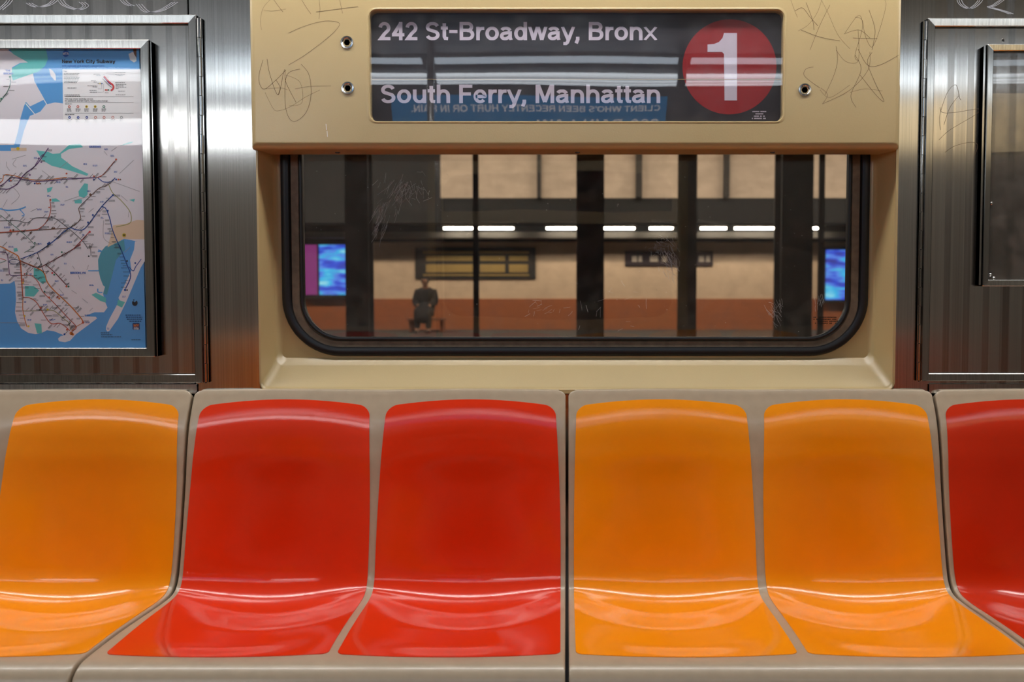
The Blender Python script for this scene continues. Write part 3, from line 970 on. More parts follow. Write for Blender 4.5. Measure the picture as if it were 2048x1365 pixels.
mb = MB(); mb.box(jx0 + jw + .0004, jx1 - jw - .0004, -.0165, -.0145, jz0 + jw + .0004, jz1 - jw - .0004)
mb.build('case_glass', M_RGLASS, rc)
mb = MB(); mb.box(jx0 + jw + .0004, jx1 - jw - .0004, -.010, .0000, jz0 + jw + .0004, jz1 - jw - .0004)
mb.build('blank_plate', M_STRIPE, rc)
for u, v, y_ in ((1983, 407, iyr + .0065), (1981, 550, iyr + .0065), (1988, 557, iyr + .0065)):
    mb = MB()
    c = P(u, v, y_)
    mb.lathe(c, [(.0036, .003), (.0036, -.0004), (.0022, -.0018), (.0001, -.0018)], n=16)
    mb.lathe(c, [(.0013, -.0019), (.0001, -.0019)], n=6, mi=1)
    mb.build('screw', [M_BRIGHT, M_HOLE], rif, smooth=True)
mb = MB()
c = P(2006, 81, .0005)
mb.lathe(c, [(.0045, .0003), (.004, -.0005), (.003, -.0002)], n=16)
mb.lathe(c, [(.0032, -.0003), (.0001, -.0003)], n=16, mi=1)
mb.build('rivet_hole', [M_BRIGHT, M_HOLE], rc, smooth=True)
#MAP-BEGIN

# the subway map behind the case glass: one printed sheet
MC = [('water', (100, 172, 236)), ('land', (238, 234, 242)), ('park', (110, 208, 208)), ('tan', (232, 208, 182)), ('panel', (252, 252, 255)), ('purple', (112, 72, 130)),
      ('orange', (222, 128, 52)), ('redorange', (206, 92, 66)), ('blue', (36, 84, 170)), ('brown', (120, 84, 66)), ('grey', (112, 112, 116)), ('green', (44, 124, 100)),
      ('olive', (168, 166, 106)), ('darkred', (122, 52, 56)), ('red', (216, 70, 74)), ('black', (44, 42, 46)), ('yellow', (224, 196, 50)), ('white', (232, 234, 238)),
      ('lightgrey', (160, 160, 166)), ('navy', (24, 62, 120)), ('baywater', (92, 168, 190)), ('labelblue', (30, 92, 190))]
MI = {n_: i for i, (n_, c_) in enumerate(MC)}
MM = [mat('print_' + n_, srgb(*c_), 0.5, spec=0.3) for n_, c_ in MC]
MY_ = -.0128
tA = lambda x, y: (x / 6.203, 80 + y / 6.203)
tB = lambda x, y: (x / 6.203, 280 + y / 6.203)
tC = lambda x, y: (x / 5.933, 490 + y / 5.933)
rnd = random.Random(7)
mb = MB()
lay = [0]


def MP(u, v, l):
    return P(u, v, MY_ - .00006 * l)


def poly(pts, c, l=1, t=None):
    pts = [t(*p_) for p_ in pts] if t else pts
    q_ = [MP(u, v, l) for u, v in pts]
    a_ = sum(q_[i].x * q_[(i + 1) % len(q_)].z - q_[(i + 1) % len(q_)].x * q_[i].z for i in range(len(q_)))
    mb.face(q_ if a_ > 0 else q_[::-1], MI[c])


def disc(u, v, r, c, l=6):
    poly([(u + r * math.cos(k * math.pi / 8), v + r * math.sin(k * math.pi / 8)) for k in range(16)], c, l)


def route(pts, c, t=None, w=1.5, l=4, ticks=True, curve=True, side=None):
    pts = [t(*p_) for p_ in pts] if t else pts
    pts = bez(pts, 6) if curve else pts
    mb.ribbon([MP(u, v, l + .3 * (MI[c] % 3)) for u, v in pts], w / 852, MI[c])
    if not ticks:
        return
    acc, nxt = 0, 4
    for i in range(1, len(pts)):
        (u0, v0), (u1, v1) = pts[i - 1], pts[i]
        acc += math.hypot(u1 - u0, v1 - v0)
        if acc > nxt:
            nxt += rnd.uniform(6, 9.5)
            if u1 < 3 or u1 > 288:
                continue
            a_ = rnd.choice((-.8, -.8, 0)) if abs(u1 - u0) > abs(v1 - v0) * .6 else 0
            sg = rnd.choice((-1, 1)) if side is None else side
            L_ = rnd.uniform(6, 13)
            for k in range(rnd.choice((1, 2))):
                off = 2.0 + k * .1
                us, vs = u1 + sg * off * math.cos(a_) + k * 1.7 * math.sin(-a_), v1 + sg * off * math.sin(a_) + k * 2.1 * math.cos(a_)
                ue, ve = us + sg * L_ * math.cos(a_), vs + sg * L_ * math.sin(a_)
                n_ = int(L_ / 2)
                for j in range(n_):
                    f0, f1 = j / n_, (j + .78) / n_
                    mb.ribbon([MP(us + (ue - us) * f0, vs + (ve - vs) * f0, 7), MP(us + (ue - us) * f1, vs + (ve - vs) * f1, 7)], .95 / 852, MI['black' if k == 0 else 'grey'])
            mb.face([MP(u1 + .7 * math.cos(q_), v1 - .7 * math.sin(q_), 7.5) for q_ in (0, 1.57, 3.14, 4.71)], MI['black'])


def lines(u, v, n_, w, dv=2.6, c='grey', h=1.0, l=7):
    for j in range(n_):
        x = u
        e = u + w * rnd.uniform(.7, 1.0)
        while x < e:
            s_ = rnd.uniform(2, 5)
            mb.ribbon([MP(x, v + j * dv, l), MP(min(e, x + s_), v + j * dv, l)], h / 852, MI[c])
            x += s_ + .9


def mtext(s, u, v, cap, width, c, l=8, weight=.2):
    text(mb, s, MP(u, v, l), (1, 0, 0), (0, 0, 1), cap / 852, width=width / 852 if width else None, weight=weight, mi=MI[c])


# sheet and coastlines
a_, b_ = MP(-530, 99, 0), MP(291.5, 704, 0)
mb.box(a_.x, b_.x, MY_, MY_ + .0006, b_.z, a_.z, 0)
poly([(-520, 92), (12, 97), (26, 107), (56, 125), (40, 126), (24, 135), (24, 157), (66, 147), (69, 163), (76, 176), (89, 199), (60, 213), (52, 204), (48, 212), (40, 240), (36, 262), (28, 290), (-200, 292), (-520, 292)], 'land')
poly([(20, 99.5), (92, 99.5), (96, 118), (90, 132), (76, 144), (66, 147), (26, 161), (23, 153), (24, 137), (40, 127), (56, 125), (26, 108)], 'park', 2)
poly([(-520, 304), (-60, 303), (36, 301), (42, 285), (48, 262), (54, 246), (60, 232), (80.6, 223.5), (92, 209), (110, 205), (126, 207), (291, 207), (291, 486), (248, 478), (230, 486), (211, 493), (202, 503.5),
      (196, 520), (197, 540.5), (200.6, 557), (206, 571), (210, 574), (206, 588), (211, 606), (215, 615.6), (208, 625), (189, 625), (168.6, 633), (192, 634), (194, 637.5), (152, 669), (140, 682), (130, 685),
      (118, 683), (116, 678), (121, 673), (128, 671), (108, 663), (94, 661), (84, 666), (71, 669), (56, 666), (42, 657), (34, 642), (30, 625), (32, 600), (31, 574), (29, 562), (20, 567.5), (0, 568), (-200, 566), (-520, 540)], 'land')
poly([(270, 483), (291, 483), (291, 520), (281.5, 535.5), (253, 603), (236, 638), (219, 662), (215, 663.6), (212, 660), (212.4, 653.5), (219, 638), (239, 601), (237, 596), (250, 569), (263, 540.6), (260, 520), (268, 500)], 'land', 1.5)
poly([(98, 137), (105, 141), (111, 149), (112, 161), (109, 161), (101, 151)], 'land', 1.5)
poly([(125, 139), (291, 139), (291, 246), (126.5, 246)], 'panel', 2)
poly([(226, 451), (251.5, 448), (274, 440), (291, 441), (291, 479), (248, 478), (215, 495), (222, 470)], 'tan', 2)
poly([(211, 493), (248, 480), (250, 500), (232, 520), (222, 560), (214, 590), (206, 588), (210, 574), (206, 571), (200.6, 557), (197, 540.5), (196, 520), (202, 503.5)], 'baywater', 1.3)
poly([(-100, 296), (36, 296), (36, 302), (-100, 302)], 'water', 3)
poly([(22, 296), (53, 296), (53, 302), (22, 302)], 'tan', 3.5)
for pts in ([(72.5, 301), (97, 304), (105, 308), (119, 307), (138, 290), (161, 288), (166, 294.5), (155, 296), (138.6, 298), (122, 308), (122.6, 315.5), (145, 333), (177, 348), (174, 352), (129, 338), (103, 331.6), (84, 320)],
            [(168.5, 367), (176, 368), (175, 390), (168, 396), (158, 393), (157, 383)], [(148, 400), (164, 399), (163, 407), (150, 407)], [(93.5, 377), (105.6, 374), (101.6, 383), (95, 385.6)],
            [(67.4, 536), (84, 540.6), (93.6, 561), (86, 569), (67.4, 554)], [(50, 572), (67.4, 572.6), (78.4, 581), (68, 593.7), (50, 593)], [(69, 647), (82.6, 648), (84, 667), (74, 667)],
            [(183, 590), (192, 586), (212, 596), (212, 606), (200, 602)], [(236, 600), (250, 604.6), (244, 615.6), (234, 611)], [(103, 398), (112, 397), (121, 403), (104, 404)], [(27, 497), (34, 496), (36, 503), (28, 504)],
            [(258, 400), (270, 398), (268, 404)], [(240, 292), (256, 285), (268, 283), (262, 287)], [(56, 210), (50, 204), (54, 214)]):
    poly(pts, 'park', 2.5)
poly([(257, 108), (265, 104), (272, 108), (273, 122), (268, 125), (260, 120)], 'white', 3)
poly([(266, 99.5), (273, 99.5), (273, 116), (268, 108)], 'brown', 3.2)
poly([(291.5 - 562, 700.5), (291.5, 700.5), (291.5, 704), (291.5 - 562, 704)], 'white', 3)  # bright reflection of the lower frame, put into the print as white
# creeks and bridges
route([(-60, 852), (0, 855), (100, 875), (240, 860), (320, 830)], 'water', tB, 2.6, 3, False)
route([(245, 862), (262, 880), (300, 930), (270, 945)], 'water', tB, 2.0, 3, False)
route([(1165, 60), (1205, 75), (1160, 80)], 'water', tC, 2.0, 3, False)
route([(1045, 308), (1170, 308)], 'water', tC, 1.8, 3, False)
route([(1160, 520), (1165, 560), (1215, 565)], 'water', tC, 2.4, 3, False)
route([(320, 790), (430, 920)], 'panel', tA, 1.6, 3.4, False)
route([(545, 740), (580, 800)], 'panel', tA, 1.6, 3.4, False)
# faint streets and railroads
for pts in ([(130, 560), (240, 690), (140, 800)], [(20, 840), (130, 960)], [(150, 240), (320, 190)], [(1100, 700), (900, 760)], [(1290, 140), (1330, 190)], [(740, 350), (840, 270)], [(1450, 90), (1380, 140)], [(1400, 520), (1730, 640)],
            [(1480, 420), (1660, 250)], [(1500, 690), (1580, 760)], [(1600, 890), (1590, 960)], [(800, 760), (980, 700)], [(380, 890), (460, 850)], [(1285, 1000), (1285, 1210), (1380, 1290)], [(1100, 900), (1160, 850)], [(40, 830), (90, 740)],
            [(520, 380), (640, 470)], [(80, 270), (85, 330), (120, 380)], [(200, 240), (160, 300), (200, 340)], [(1010, 1080), (880, 1200)]):
    route(pts, 'lightgrey', tB, .8, 3.2, False)
for pts in ([(570, 560), (640, 620)], [(580, 545), (650, 605)], [(600, 540), (660, 590)], [(700, 520), (760, 590)], [(850, 540), (910, 580)], [(980, 640), (1040, 690)], [(860, 250), (885, 290)], [(1050, 240), (1030, 300)], [(930, 360), (945, 410)], [(1540, 30), (1480, 90)], [(1100, 750), (1060, 790)], [(0, 925), (240, 925)], [(290, 370), (290, 440), (370, 440)]):
    route(pts, 'lightgrey', tC, .8, 3.2, False)
# routes
route([(-300, 640), (0, 610), (100, 610), (200, 560), (235, 520), (300, 430), (440, 320), (540, 190), (600, 100)], 'purple', tB, 2.0)
route([(435, 325), (450, 290), (520, 190), (545, 185)], 'purple', tB, 1.4, ticks=False)
route([(-300, 640), (0, 570), (120, 480), (200, 470), (330, 500), (500, 515), (840, 485), (1200, 468)], 'purple', tB, 1.9)
route([(-300, 600), (0, 530), (50, 440), (150, 440), (300, 475), (500, 500), (830, 465)], 'orange', tB, 1.6)
route([(1200, 468), (1250, 450), (1300, 410), (1350, 350), (1420, 265)], 'redorange', tB, 1.5, side=1)
route([(1215, 470), (1250, 500), (1290, 522), (1370, 520), (1430, 470)], 'blue', tB, 1.6, ticks=False)
route([(1370, 530), (1310, 575), (1230, 600), (1120, 700), (990, 830), (980, 880), (1000, 960), (960, 1030), (860, 1095)], 'brown', tB, 1.5, side=1)
route([(860, 1095), (480, 1120), (0, 1155), (-300, 1165)], 'brown', tB, 1.7)
route([(460, 1112), (200, 1135), (0, 1148), (-300, 1158)], 'redorange', tB, 1.7, ticks=False)
route([(620, 750), (630, 860), (600, 970), (540, 1060), (450, 1120)], 'redorange', tB, 1.5, side=1)
route([(-200, 1000), (0, 1005), (200, 1000), (300, 1025), (360, 1020), (440, 970), (620, 970), (700, 985), (850, 1100), (1020, 1250), (1090, 1350)], 'grey', tB, 1.5)
route([(1060, 0), (1075, 60), (1080, 130)], 'grey', tC, 1.3, side=1)
route([(0, 930), (240, 1120), (420, 1290), (400, 1340), (300, 1400)], 'green', tB, 1.1)
route([(250, 165), (440, 90), (580, 0)], 'blue', tC, 1.6)
route([(520, 1365), (660, 1260), (850, 1100), (940, 1115), (1040, 1110), (1150, 980), (1260, 830), (1400, 685)], 'blue', tB, 2.0)
route([(1260, 830), (1310, 850), (1360, 970), (1400, 1130), (1500, 1365)], 'blue', tB, 1.9, side=-1)
route([(1415, 0), (1500, 220), (1550, 370), (1490, 520)], 'blue', tC, 2.0, side=-1)
route([(1530, 260), (1580, 310), (1610, 260), (1675, 170)], 'blue', tC, 1.4, ticks=False)
route([(1350, 560), (1400, 660), (1500, 750), (1600, 870), (1630, 970), (1600, 1040), (1440, 1080)], 'olive', tB, 1.5, ticks=False)
route([(250, 190), (430, 270), (540, 235), (800, 90), (900, 30), (940, 0)], 'darkred', tC, 1.8)
route([(1110, 1140), (1000, 1260), (900, 1365)], 'red', tB, 1.6, side=1)
route([(540, 235), (640, 320), (790, 480)], 'darkred', tC, 1.8, side=1)
route([(445, 95), (520, 330)], 'black', tC, 1.2, ticks=False)
route([(-200, 0), (0, 20), (100, 70), (210, 130), (245, 190), (420, 265), (520, 330), (560, 440), (640, 540), (830, 720), (960, 870), (985, 920)], 'orange', tC, 2.2)
route([(240, 190), (250, 360), (265, 560), (275, 620), (350, 630), (430, 680), (500, 790), (600, 930), (720, 935), (830, 1020)], 'redorange', tC, 1.6)
route([(244, 190), (256, 360), (268, 560), (272, 620), (270, 760), (290, 870), (320, 975)], 'orange', tC, 1.6, side=-1)
route([(275, 785), (400, 785), (560, 775), (650, 790), (760, 880), (820, 930), (835, 1010)], 'olive', tC, 1.4)
route([(250, 365), (370, 365), (450, 440), (510, 560), (640, 690), (800, 860), (905, 975), (850, 1025)], 'redorange', tC, 1.5)
route([(985, 925), (900, 975), (850, 1020)], 'orange', tC, 1.2, ticks=False)
route([(-200, 95), (0, 85), (60, 90), (90, 130), (105, 280), (125, 360), (245, 360)], 'purple', tC, 1.6)
route([(170 + 62 * math.cos(k * math.pi / 10), 200 + 27 * math.sin(k * math.pi / 10)) for k in range(21)], 'navy', tC, 1.2, ticks=False)
route([(0, 770), (80, 660), (125, 560), (125, 460)], 'green', tA, 1.4)
route([(0, 160), (50, 175), (75, 185)], 'red', tC, 1.0, ticks=False)
route([(0, 215), (45, 200), (75, 185)], 'green', tC, 1.0, ticks=False)
# bullets
for t_, x, y, c_, r_ in ((tB, 115, 510, 'blue', 1.7), (tB, 135, 505, 'redorange', 1.7), (tB, 430, 540, 'blue', 1.8), (tB, 458, 540, 'redorange', 1.7), (tB, 482, 541, 'orange', 1.7), (tB, 502, 543, 'brown', 1.5), (tB, 478, 230, 'purple', 1.8),
                         (tB, 512, 275, 'purple', 1.8), (tB, 370, 435, 'purple', 1.8), (tB, 825, 418, 'redorange', 1.9), (tB, 1165, 452, 'redorange', 1.8), (tB, 1165, 492, 'blue', 1.9), (tB, 1440, 243, 'redorange', 2), (tB, 1441, 491, 'blue', 1.8),
                         (tB, 1468, 491, 'redorange', 1.8), (tB, 1492, 491, 'brown', 1.6), (tB, 1400, 685, 'blue', 2), (tB, 1336, 880, 'blue', 2), (tB, 1152, 933, 'blue', 2), (tB, 1092, 1025, 'blue', 2), (tB, 625, 745, 'redorange', 2.0), (tB, 610, 838, 'redorange', 1.6),
                         (tB, 1113, 1142, 'red', 2.2), (tB, 987, 1305, 'red', 2.0), (tB, 595, 1290, 'blue', 2.2), (tB, 612, 1278, 'blue', 2.2), (tB, 432, 1278, 'green', 1.6), (tB, 640, 957, 'black', 1.6), (tB, 1122, 680, 'brown', 2.6), (tB, 130, 1125, 'redorange', 2.3),
                         (tB, 165, 1122, 'brown', 2.3), (tB, 380, 1155, 'brown', 2.3), (tB, 650, 1098, 'brown', 2), (tB, 672, 1096, 'brown', 2), (tC, 788, 494, 'redorange', 2), (tC, 813, 495, 'green', 2), (tC, 620, 335, 'red', 2), (tC, 643, 355, 'green', 1.8),
                         (tC, 733, 88, 'green', 1.8), (tC, 985, 922, 'redorange', 2.4), (tC, 845, 1050, 'orange', 3.4), (tC, 862, 1062, 'orange', 2.6), (tC, 765, 1062, 'blue', 1.9), (tC, 795, 1008, 'redorange', 1.9), (tC, 338, 967, 'yellow', 2.0), (tC, 292, 845, 'yellow', 1.8),
                         (tC, 565, 768, 'yellow', 2.2), (tC, 485, 747, 'redorange', 2), (tC, 583, 625, 'redorange', 2), (tC, 683, 620, 'redorange', 2), (tC, 703, 637, 'orange', 2), (tC, 528, 556, 'green', 1.8), (tC, 275, 408, 'redorange', 1.6), (tC, 275, 430, 'orange', 1.6),
                         (tC, 275, 452, 'yellow', 1.6), (tC, 290, 346, 'redorange', 1.5), (tC, 318, 346, 'green', 1.5), (tC, 1484, 536, 'blue', 2.4), (tC, 1508, 537, 'black', 1.6), (tC, 1507, 192, 'black', 1.7), (tC, 1605, 217, 'blue', 1.8), (tC, 1053, 135, 'black', 1.6),
                         (tC, 447, 158, 'black', 1.6), (tA, 123, 458, 'green', 2.1), (tA, 15, 727, 'green', 1.8), (tB, 1540, 1183, 'yellow', 3.9), (tB, 222, 108, 'yellow', 3.4)):
    disc(*t_(x, y), r_, c_)
mb.ribbon([MP(*tB(1524, 1170), 9), MP(*tB(1556, 1196), 9)], 1.2 / 852, MI['black'])
mb.ribbon([MP(*tB(1524, 1196), 9), MP(*tB(1556, 1170), 9)], 1.2 / 852, MI['black'])
# titles and legend
disc(131.4, 107.2, 6.6, 'labelblue')
mtext('MTA', 125.6, 109.6, 4.6, 11.4, 'white', 9)
mtext('New York City Subway', 123.8, 126.3, 6.9, 104, 'black', weight=.22)
mtext('with railroad and airport connections', 124, 133.2, 3.2, 83, 'labelblue', weight=.15)
mtext('THE', 11, 143.2, 3.6, 10, 'labelblue', weight=.24)
mtext('BRONX', 7, 149, 3.6, 19, 'labelblue', weight=.24)
mtext('QUEENS', 178.3, 295.8, 4.3, 23, 'labelblue', weight=.24)
mtext('BROOKLYN', 140.5, 548.4, 4.3, 30.2, 'labelblue', weight=.24)
mtext('Key', 127.3, 143.6, 2.6, 6.2, 'black')
lines(127.5, 147, 8, 33)
lines(129, 190, 2, 33, 2.4, 'black')
lines(135, 176, 1, 20)
mtext('This map shows weekday service.', 129.6, 199.2, 2.6, 56, 'black', weight=.17)
mtext('On weekends and late nights, these routes change.', 129.6, 203, 2.6, 85, 'black', weight=.17)
for v in (193.2, 204.8, 226.3):
    mb.ribbon([MP(130, v, 6), MP(267, v, 6)], .5 / 852, MI['grey'])
lines(130, 208, 1, 14, 2, 'black'); lines(130, 229.5, 1, 26, 2, 'black')
for k, c_ in enumerate(('redorange', 'redorange', 'yellow', 'yellow', 'green')):
    disc(138.5 + k * 17.3, 213.4, 2.7, c_, 7)
    disc(138.5 + k * 17.3, 213.4, 1.3, 'brown' if 1 < k < 4 else 'panel', 7.4)
    lines(134 + k * 17.3, 218, 3, 10, 2.1)
for k, c_ in enumerate(('blue', 'blue', 'blue', 'redorange', 'redorange', 'redorange', 'grey')):
    disc(139 + k * 17.3, 235, 2.7, c_, 7)
    disc(139 + k * 17.3, 235, 1.7 if k > 2 else 1.0, 'panel', 7.4)
    lines(134.5 + k * 17.3, 239.6, 3 if k < 5 else 2, 10, 2.1, 'lightgrey')
route([(1290, 450), (1350, 520), (1400, 560), (1405, 600), (1375, 630)], 'red', tA, 3.4, 7, False)
route([(1285, 462), (1335, 520), (1372, 556)], 'blue', tA, 1.3, 7.4, False)
route([(1270, 480), (1350, 560), (1390, 590)], 'black', tA, .9, 7.5, False)
for x0_, x1_, y_ in ((1160, 1270, 425), (1190, 1270, 440), (1130, 1210, 505), (1160, 1210, 522), (1085, 1215, 568), (1150, 1215, 582), (1110, 1215, 625), (1115, 1215, 647), (1425, 1560, 405), (1425, 1580, 428), (1430, 1550, 440), (1430, 1590, 530), (1435, 1570, 552), (1435, 1560, 570),
                     (1435, 1590, 586), (1435, 1480, 603), (1465, 1560, 635), (1435, 1590, 680), (1300, 1360, 655)):
    u_, v_ = tA(x0_, y_)
    lines(u_, v_, 1, (x1_ - x0_) / 6.2, 2, 'grey', .9)
for pts in ([(1270, 430), (1300, 430), (1300, 450)], [(1425, 408), (1315, 408), (1315, 455)], [(1425, 430), (1340, 430), (1340, 480)], [(1215, 605), (1262, 605), (1262, 545)], [(1215, 648), (1285, 648), (1285, 545)]):
    route(pts, 'lightgrey', tA, .5, 6, False, False)
for k, c_ in enumerate(('lightgrey', 'yellow', 'blue')):
    disc(196.5 + k * 3.6, 167, 1.3, c_, 7)
for k, c_ in enumerate(('redorange', 'red', 'green')):
    disc(211 + k * 3, 180, 1.5, c_, 7)
# blue neighbourhood names and small notes
for t_, x, y, w_ in ((tB, 285, 315, 48), (tB, 1295, 110, 55), (tB, 1370, 190, 48), (tB, 1150, 313, 60), (tB, 1035, 295, 44), (tB, 1415, 390, 48), (tB, 815, 577, 40), (tB, 585, 690, 46), (tB, 460, 857, 54), (tB, 750, 800, 50), (tB, 1240, 763, 62), (tB, 1250, 960, 34), (tB, 50, 1080, 80),
                     (tB, 470, 1282, 60), (tB, 825, 1262, 70), (tB, 1300, 1155, 90), (tB, 1020, 1175, 30), (tB, 105, 1322, 70), (tB, 550, 885, 60), (tB, 700, 518, 60), (tB, 420, 218, 42), (tB, 1080, 630, 44), (tC, 758, 218, 48), (tC, 600, 110, 40), (tC, 1060, 473, 64), (tC, 650, 425, 46),
                     (tC, 325, 888, 56), (tC, 585, 888, 74), (tC, 1005, 830, 62), (tC, 1015, 915, 60), (tC, 710, 593, 50), (tC, 510, 707, 48), (tC, 285, 672, 34), (tC, 350, 345, 34), (tC, 1450, 610, 48), (tC, 1270, 988, 36), (tC, 0, 300, 50), (tC, 10, 415, 34)):
    u_, v_ = t_(x, y)
    lines(u_, v_, 2, w_ / 6, 1.9, 'labelblue', .9)
for x, y, w_, n_ in ((1195, 1045, 110, 1), (1200, 1068, 140, 1), (1200, 1092, 270, 1), (1560, 1127, 130, 1)):
    u_, v_ = tC(x, y)
    lines(u_, v_, n_, w_ / 5.93, 2, 'black', 1.1)
for j, (x, w_) in enumerate(((1490, 210), (1495, 205), (1505, 195), (1535, 165))):
    u_, v_ = tC(x, 835 + j * 24)
    lines(u_, v_, 1, w_ / 5.6, 2, 'navy', 1.6)
u_, v_ = tC(1615, 968)
q_ = rrect(-.0082, .0082, -.0078, .0078, .0022, 0, n=4)
mb.face([MP(u_, v_, 6) + Vector((p_.x, 0, p_.z)) for p_ in q_], MI['navy'])
mtext('MY', 267, 654.4, 6, 10.8, 'orange', 8, .24)
mtext('mta', 267.4, 659.6, 5.6, 9.6, 'white', 8, .2)
u_, v_ = tC(1600, 690)
poly([(u_ + 5.6 * math.cos(R(k_)), v_ + 6 * math.sin(R(k_))) for k_ in range(-55, 245, 20)] + [(u_, v_ - 1)], 'black', 7)
poly([(u_ - 4, v_ - 6), (u_ - 1, v_ - 7.6), (u_ - 1.6, v_ - 4)], 'black', 7)
tag(mb.build('subway_map', MM), 'printed subway map sheet behind glass in the steel case left of the window', 'map')
#MAP-END

# ------------------------------------------------------------------ moulded bench seats
PROF = [(-.018, .877), (-.023, .869), (-.029, .857), (-.0395, .838), (-.051, .812), (-.0595, .785), (-.066, .755), (-.0715, .728), (-.080, .67), (-.092, .607), (-.104, .55), (-.1145, .505), (-.1245, .472), (-.139, .4515), (-.163, .443), (-.21, .4425),
        (-.30, .4475), (-.39, .452), (-.47, .453), (-.515, .452), (-.535, .446), (-.550, .432), (-.557, .41), (-.558, .37)]


def spline(pts, n=14):
    out = []
    for i in range(len(pts) - 1):
        p0, p1, p2, p3 = pts[max(i - 1, 0)], pts[i], pts[i + 1], pts[min(i + 2, len(pts) - 1)]
        for k in range(n):
            t_ = k / n
            out.append(tuple(0.5 * ((2 * p1[j]) + (-p0[j] + p2[j]) * t_ + (2 * p0[j] - 5 * p1[j] + 4 * p2[j] - p3[j]) * t_ ** 2 + (-p0[j] + 3 * p1[j] - 3 * p2[j] + p3[j]) * t_ ** 3) for j in range(2)))
    out.append(pts[-1])
    return out


SPL = spline(PROF)
ARC = [0.0]
for i in range(1, len(SPL)):
    ARC.append(ARC[-1] + math.dist(SPL[i], SPL[i - 1]))
TL = ARC[-1]


def prof(s):
    """point and outward normal (towards the sitter) of the ridge profile at arc length s"""
    s = min(max(s, 0.0), TL - 1e-6)
    lo, hi = 0, len(ARC) - 1
    while hi - lo > 1:
        m_ = (lo + hi) // 2
        if ARC[m_] <= s:
            lo = m_
        else:
            hi = m_
    k = (s - ARC[lo]) / (ARC[hi] - ARC[lo])

    def tan(i):
        a_, b_ = SPL[max(i - 1, 0)], SPL[min(i + 1, len(SPL) - 1)]
        v = Vector((b_[0] - a_[0], b_[1] - a_[1]))
        return v.normalized()
    t_ = (tan(lo) * (1 - k) + tan(hi) * k).normalized()
    y = SPL[lo][0] * (1 - k) + SPL[hi][0] * k
    z = SPL[lo][1] * (1 - k) + SPL[hi][1] * k
    return Vector((y, z)), Vector((t_[1], -t_[0]))      # tangent runs down and forward, normal points to the sitter


def arc_at(z=None, y=None):
    best, bi = 9, 0
    for i, (yy_, zz_) in enumerate(SPL):
        e = abs(zz_ - z) + (0 if yy_ > -.15 else 5) if z is not None else abs(yy_ - y) + (0 if zz_ < .47 else 5)
        if e < best:
            best, bi = e, i
    return ARC[bi]


S_CREASE = arc_at(z=.462)
S_TOPPAD = arc_at(z=.857)
S_BOTPAD = arc_at(y=-.492)


def sstep(a, b, x):
    k = min(1, max(0, (x - a) / (b - a)))
    return k * k * (3 - 2 * k)


BACK_D, CREASE_D, PAN_D = .050, .045, .028


def scoop(s):
    x_ = max(0.0, s - .012)
    w = min(1.15, x_ * x_ / (x_ + .05) / (S_CREASE - .09))
    up_ = w * BACK_D
    k = sstep(S_CREASE - .018, S_CREASE + .03, s)
    v = up_ * (1 - k) + CREASE_D * k
    k2 = sstep(S_CREASE + .02, S_CREASE + .20, s)
    v = v * (1 - k2) + PAN_D * k2
    return v * (1 - sstep(S_CREASE + .25, S_BOTPAD + .035, s))


def seat_point(x, s, cells, lift=0.0):
    p_, n_ = prof(s)
    for a_, b_ in cells:
        if a_ <= x <= b_:
            q_ = (x - (a_ + b_) / 2) / ((b_ - a_) / 2)
            c_ = (1 - q_ * q_) ** 1.3
            p_ = p_ - n_ * scoop(s) * c_
            # the shell's top edge sags a little over every divider and swells over the seat
            p_ = p_ + Vector((0, 0.002 * math.cos(q_ * math.pi / 2) * (1 - sstep(0, .05, s))))
    p_ = p_ + n_ * lift
    return Vector((x, p_[0], p_[1]))


def lin3(a_, b_, c_, k):
    # smooth curve through (0, a), (.45, b), (1, c)
    if k < .45:
        w = k / .45
        return a_ + (b_ - a_) * math.sin(w * math.pi / 2)
    w = (k - .45) / .55
    return b_ + (c_ - b_) * (w ** 1.6)


def pad_mesh(L3, R3, cells, loc):
    """coloured inlay, rounded corners, bulging top edge"""
    mb = MB()
    r0, r1 = .026, .014
    H = S_BOTPAD - S_TOPPAD
    NS, NX = 150, 48
    rows = []
    ks = []
    for i in range(NS + 1):
        k = i / NS
        k -= .96 * math.sin(2 * math.pi * k) / (2 * math.pi)      # denser rows near the ends for the round corners
        ks.append(k)
    ks = sorted(ks)
    for k in ks:
        d0, d1 = k * H, (1 - k) * H
        ins = 0
        if d0 < r0:
            ins = r0 - math.sqrt(max(0, r0 * r0 - (r0 - d0) ** 2))
        if d1 < r1:
            ins = r1 - math.sqrt(max(0, r1 * r1 - (r1 - d1) ** 2))
        xa, xb = lin3(*L3, k) + ins, lin3(*R3, k) - ins
        row = []
        for j in range(NX + 1):
            w = j / NX
            x = xa + (xb - xa) * w
            wa = (x - L3[0]) / (R3[0] - L3[0])
            q_ = min(1, max(-1, 2 * wa - 1))
            # arched top edge, faintly arched lower edge
            s = S_TOPPAD + k * H + (1 - k) ** 6 * (.016 * q_ * q_) - k ** 8 * .006 * (q_ * q_)
            row.append((x, s))
        rows.append(row)
    T = .0011
    mb.grid([[seat_point(x, s, cells, T) for x, s in r_] for r_ in rows], 0)
    # thin edge down to the shell
    edge = [rows[0][j] for j in range(NX + 1)] + [r_[-1] for r_ in rows[1:]] + [rows[-1][j] for j in range(NX - 1, -1, -1)] + [r_[0] for r_ in rows[-2:0:-1]]
    mb.grid([[seat_point(x, s, cells, T) for x, s in edge], [seat_point(x, s, cells, -.0006) for x, s in edge]], 0, closed=True, flip=True)
    return mb


